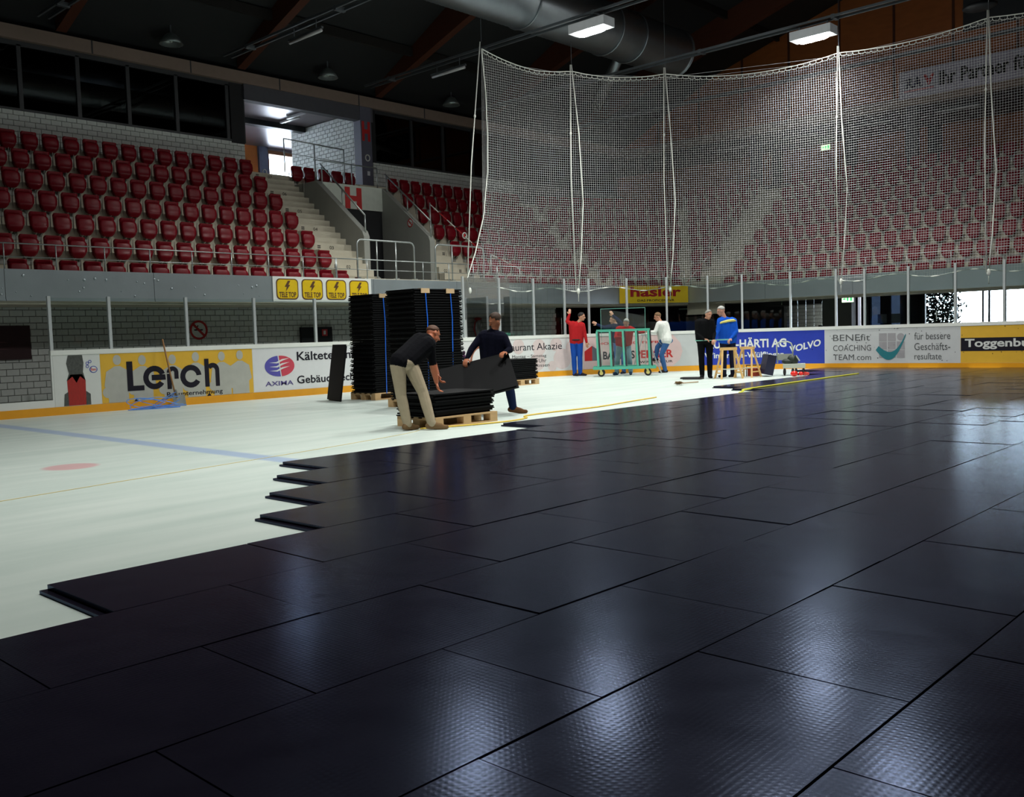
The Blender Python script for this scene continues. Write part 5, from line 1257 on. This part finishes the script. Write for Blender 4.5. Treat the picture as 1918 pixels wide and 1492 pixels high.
# broom on the ice
g = thing('twig_broom', 'brown twig broom lying on the ice', 'broom', (-11.7, 18.0, 0)); mb = MB()
for i in range(46):
    a_ = random.uniform(-.28, .28); l_ = random.uniform(.22, .34); e = Vector((-.15 + random.uniform(-.02, .02), .9, 0)).normalized(); s_ = Vector((e.y, -e.x, 0)); b0 = Vector((-11.72, 18.12, .035)); p1 = b0 - e * l_ * math.cos(a_) - s_ * l_ * math.sin(a_); p1.z = random.uniform(.008, .09)
    mb.tube([tuple(b0), tuple(b0.lerp(p1, .5) + Vector((0, 0, .01))), tuple(p1)], [.012, .007, .004], 4)
part('twigs', mb, mat('twigs_brown', (.22, .13, .05), .9, var=.4), g); mb = MB(); mb.tube([(-11.72, 18.1, .035), (-11.82, 18.9, .016)], .013, 6); part('handle', mb, mat('broom_handle', (.4, .27, .15), .7), g)
mb = MB(); mb.ell((-12.05, 18.35, .02), (.035, .03, .02)); single('ice_puck', mb, M_black, 'tiny dark scrap on the ice left of the broom', 'scrap', smooth=True)
# shovel and blue strapping at the left boards
g = thing('snow_shovel', 'wooden-handled shovel leaning on the yellow advert', 'shovel', (-17.85, 9.25, 0)); mb = MB(); mb.tube([(-17.93, 9.2, .2), (-17.98, 9.13, .7), (-18.02, 9.03, 1.36)], .017, 8); part('handle', mb, mat('shovel_wood', (.35, .17, .06), .6), g, smooth=True)
mb = MB(); nn = 6
for i in range(nn):
    for j in range(3):
        a0, a1 = -.13 + .26 * i / nn, -.13 + .26 * (i + 1) / nn; z0, z1 = .005 + .075 * j, .005 + .075 * (j + 1)
        c_ = lambda y, z: (-17.86 - .22 * z + 1.6 * y * y - .02, 9.25 + y, z)
        mb.hexa([c_(a0, z0), c_(a1, z0), c_(a1, z1), c_(a0, z1)] + [tuple(Vector(c_(*q)) + Vector((.006, 0, 0))) for q in ((a0, z0), (a1, z0), (a1, z1), (a0, z1))])
part('blade', mb, mat('shovel_blade', (.28, .30, .29), .4, .6), g)
mb = MB(); mb.tube([(-17.9, 9.23, .2), (-17.93, 9.2, .34)], .024, 8); part('socket', mb, MATS['shovel_blade'], g)
g = thing('strap_tangle', 'tangle of cut blue packing straps beside the shovel', 'straps', (-17.75, 8.75, 0)); M_st2 = mat('strap_pale_blue', (.10, .30, .85), .35)
for i in range(13):
    mb = MB(); c_ = Vector((-17.78 + random.uniform(-.06, .12), 8.75 + random.uniform(-.25, .25), .01)); ry_ = random.uniform(.2, .5); rx_ = random.uniform(.06, .16); hz = random.choice((.02, .03, .05, .06, .22, .3)); ph = random.uniform(0, 6)
    pts = [(c_.x + rx_ * math.cos(t + ph * .1), c_.y + ry_ * math.cos(t * .97 + .4), max(.008, .012 + hz * .5 * (1 + math.sin(t + ph)) - .02 * i / 13)) for t in [2 * PI * k / 22 for k in range(20)]]
    for p, q_ in zip(pts[:-1], pts[1:]): mb.bar(p, q_, .014, .003, (1, 0, .3))
    part('strap_loop', mb, M_st2, g)
# yellow cords
def cord(name, label, pts, r, m): 
    mb = MB(); P = [Vector(p) for p in pts]; out = []
    for i in range(len(P) - 1):
        for k in range(5):
            t = k / 5; p0, p1, p2, p3 = P[max(i - 1, 0)], P[i], P[i + 1], P[min(i + 2, len(P) - 1)]
            out.append(.5 * ((2 * p1) + (p2 - p0) * t + (2 * p0 - 5 * p1 + 4 * p2 - p3) * t * t + (3 * p1 - p0 - 3 * p2 + p3) * t ** 3))
    out.append(P[-1]); mb.tube(out, r, 6); return single(name, mb, m, label, 'cord', smooth=True)
M_cord = mat('cord_yellow', (.85, .58, .08), .6)
cord('yellow_rope', 'thick yellow cord running past the front pallet', [(-9.55, 8.35, .012), (-9.3, 9.0, .012), (-9.18, 9.7, .012), (-9.3, 10.2, .012), (-9.55, 10.45, .012), (-9.6, 11.2, .012), (-9.55, 12.2, .012), (-9.75, 13.4, .012), (-9.9, 14.4, .012)], .011, M_cord)
cord('yellow_string', 'thin yellow string stretched along the ice', [(-8.2, 2.3, .004), (-8.55, 4.2, .004), (-8.9, 6.2, .004), (-9.3, 7.9, .004), (-9.55, 8.35, .006)], .0028, mat('string_pale', (.8, .66, .3), .7))
cord('yellow_tape', 'yellow tape trailing over the far panels', [(-9.05, 15.9, .01), (-9.1, 16.15, .03), (-9.14, 16.35, .052), (-9.3, 18.5, .05), (-9.4, 20.5, .05), (-9.47, 22.3, .05)], .018, mat('tape_yellow', (.65, .62, .05), .6))

# ================================================================== SMALL SIGNS
def ring_sign(c, r, nrm, label, name='no_smoking_sign'):
    c = Vector(c); nrm = Vector(nrm); t = Vector((-nrm.y, nrm.x, 0)); fn = lambda u, v, w: tuple(c + t * u + Vector((0, 0, v)) + nrm * w)
    mb = MB(); mb.prism([(r * math.cos(2 * PI * i / 28), r * math.sin(2 * PI * i / 28)) for i in range(28)], fn, 0, .006); o = single(name, mb, mat('sign_face_white', (.8, .84, .82), .5), label, 'sign')
    mb = MB(); seg_ring(mb, (0, 0), r * .78, r, 0, 360, fn, .006, .004, 28); mb.prism([(-r * .68, r * .5), (-r * .5, r * .68), (r * .68, -r * .5), (r * .5, -r * .68)][::-1], fn, .009, .012); part('red_ring', mb, M_red, o)
    mb = MB(); mb.prism([(-r * .5, -r * .06), (r * .45, -r * .06), (r * .45, r * .08), (-r * .5, r * .08)], fn, .006, .008); mb.prism([(-r * .3, r * .15), (-r * .1, r * .5), (0, r * .45), (-r * .2, r * .12)], fn, .006, .008); part('cigarette', mb, M_black, o)
ring_sign((-21.185, 11.55, 1.58), .235, (1, 0, 0), 'big round no-smoking sign on the block wall')
ring_sign((-22.1, VO1 - .002, 4.74), .13, (0, -1, 0), 'small round no-smoking sign on the right portal wall')
mb = MB(); mb.box(-21.185, -21.15, 6.2, 7.67, 1.03, 1.74); o = single('notice_board', mb, mat('notice_maroon', (.035, .008, .012), .6), 'dark maroon notice board on the wall left of the adverts', 'notice board')
mb = MB()
for i in range(7):
    z = 1.6 - .07 * i
    if i in (2,): continue
    mb.prism([(6.6, z), (6.6 + random.uniform(.35, .7), z), (6.6 + .5, z + .015), (6.6, z + .015)], lfn(-21.15), 0, .002)
part('faint_lines', mb, mat('notice_text', (.12, .04, .05), .6), o)
g = thing('hydrant_box', 'dark wall cabinet with red fire symbol behind the glass', 'cabinet', (-21.19, 14.9, 1.0)); part('door', MB().box(-21.186, -21.1, 14.43, 15.42, 1.05, 1.6), mat('cabinet_black', (.01, .011, .016), .8), g)
mb = MB(); mb.prism([(15.08, 1.36), (15.26, 1.36), (15.26, 1.54), (15.08, 1.54)], lfn(-21.1), 0, .004); part('symbol', mb, M_red, g); mb = MB(); mb.prism([(15.13, 1.4), (15.2, 1.4), (15.2, 1.5), (15.13, 1.5)], lfn(-21.096), 0, .003); part('symbol', mb, M_white, g)
g = thing('hose_reel', 'red fire extinguisher with hose on the wall behind the striding person', 'extinguisher', (-21.05, 20.9, 1.2)); mb = MB(); mb.tube([(-21.05, 20.95, 1.25), (-21.05, 20.95, 1.62), (-21.05, 20.95, 1.72), (-21.05, 20.95, 1.78)], [.1, .1, .06, .03], 12); part('bottle', mb, mat('steel_bright', (.6, .65, .68), .25, .6), g, smooth=True)
mb = MB(); mb.ell((-21.05, 20.95, 1.77), (.12, .12, .05)); part('cap', mb, M_red, g, smooth=True); mb = MB(); mb.tube([(-21.0, 20.9, 1.76), (-20.95, 20.72, 1.65), (-20.95, 20.68, 1.45), (-21.0, 20.8, 1.25)], .02, 8); part('hose', mb, M_red, g, smooth=True)
def exit_sign(c, nrm, w, h, label, strength):
    c = Vector(c); nrm = Vector(nrm); t = Vector((-nrm.y, nrm.x, 0)); fn = lambda u, v, q: tuple(c + t * u + Vector((0, 0, v)) + nrm * q)
    mb = MB(); mb.prism([(-w / 2, -h / 2), (w / 2, -h / 2), (w / 2, h / 2), (-w / 2, h / 2)], fn, -.06, 0); o = single('exit_sign', mb, mat('exit_case', (.3, .35, .3), .5), label, 'sign')
    mb = MB(); mb.prism([(-w * .48, -h * .45), (w * .48, -h * .45), (w * .48, h * .45), (-w * .48, h * .45)], fn, 0, .004); part('lit_face', mb, emit('exit_glow_%d' % int(strength * 10), (.75, 1.0, .62), strength), o)
    mb = MB()
    mb.prism([(-.04 * w, -h * .3), (.06 * w, -h * .3), (.1 * w, h * .1), (0, h * .3), (-.1 * w, h * .05)], fn, .004, .007); mb.prism([(-.4 * w, -h * .1), (-.25 * w, -h * .1), (-.25 * w, -h * .28), (-.15 * w, 0), (-.25 * w, h * .28), (-.25 * w, h * .1), (-.4 * w, h * .1)][::-1], fn, .004, .007); mb.prism([(.2 * w, -h * .3), (.38 * w, -h * .3), (.38 * w, h * .3), (.2 * w, h * .3)], fn, .004, .007)
    part('pictogram', mb, emit('exit_green', (.08, .6, .2), 1.2), o)
exit_sign((-13.74, 31.5, 2.11), (0, -1, 0), .42, .24, 'lit green exit sign in the lower hall behind the end boards', 2.2)
exit_sign((-18.1, 39.37, 8.85), (0, -1, 0), .42, .24, 'lit green exit sign under the far upper soffit', 1.2)
exit_sign((-23.2, AL1 + .24, 5.4), (.6, -.8, 0), .22, .12, 'small lit green sign at the portal wall', 3.0)
exit_sign((-10.9, 37.5, 2.5), (0, -1, 0), .5, .14, 'green exit strip above the bright entrance', 2.5)
# ring signs in the passage
for i, (x, y, z) in enumerate(((-32.84, 21.08, 7.95), (-25.36, 20.28, 7.3))):
    mb = MB(); mb.tube([(x, y + .09 * math.cos(t), z + .1 * math.sin(t)) for t in [2 * PI * k / 16 for k in range(16)]], .02, 6, True); single('ring_notice', mb, M_bwhite, ('white ring sign on the pillar beside the bright window', 'white ring sign on the grey H column')[i], 'sign', smooth=True)
# passage lamps, bush outside
for i, (x, y) in enumerate(((-28.2, 17.0), (-28.6, 17.2), (-27.5, 19.0), (-28.2, 19.2))):
    mb = MB(); mb.box(x - .55, x + .55, y - .05, y + .05, 8.86, 8.93); single('passage_tube', mb, M_tube, 'tube lamp on the passage ceiling, %s from the left' % ORD[i], 'lamp', 'tube lamps on the passage ceiling')
g = thing('entrance_bush', 'backlit leafy bush, coloured as a dark silhouette, outside the glazed entrance', 'bush', (-13.6, 40.2, 0)); mb = MB(); lf = MB()
for i in range(14):
    a_ = random.uniform(0, 6.28); p = Vector((-13.6, 40.2, 0)); q_ = p + Vector((math.cos(a_) * .5, math.sin(a_) * .4, random.uniform(1.5, 3.0))); mb.tube([tuple(p), tuple(p.lerp(q_, .6) + Vector((0, 0, .2))), tuple(q_)], [.03, .018, .006], 5)
for i in range(4200):
    c_ = Vector((-13.75 + random.uniform(-.75, .75), 40.2 + random.gauss(0, .35), random.uniform(.2, 3.1))); d_ = Vector((random.gauss(0, 1), random.gauss(0, 1), random.gauss(0, .6))).normalized(); s_ = d_.cross(Vector((.3, .2, 1))).normalized(); L0 = random.uniform(.13, .24)
    lf.add([tuple(c_), tuple(c_ + d_ * L0 * .5 + s_ * L0 * .28), tuple(c_ + d_ * L0), tuple(c_ + d_ * L0 * .5 - s_ * L0 * .28)], [(0, 1, 2, 3)])
part('stems', mb, mat('stem_silhouette', (.004, .003, .002), .9, spec=.05), g); part('leaves', lf, mat('leaf_silhouette', (.0015, .003, .002), .8, spec=.05), g)['kind'] = 'stuff'  # backlit silhouette put into the colour: stems and leaves near black

g = thing('lit_wall_box', 'glowing white wall box behind the tall stacks', 'display', (-21.15, 20.4, 1.1)); part('case', MB().box(-21.185, -21.12, 20.24, 20.54, 1.1, 1.76), M_white, g); part('lit_front', MB().box(-21.12, -21.115, 20.26, 20.52, 1.12, 1.74), emit('box_glow', (1, .98, .93), 1.0), g)
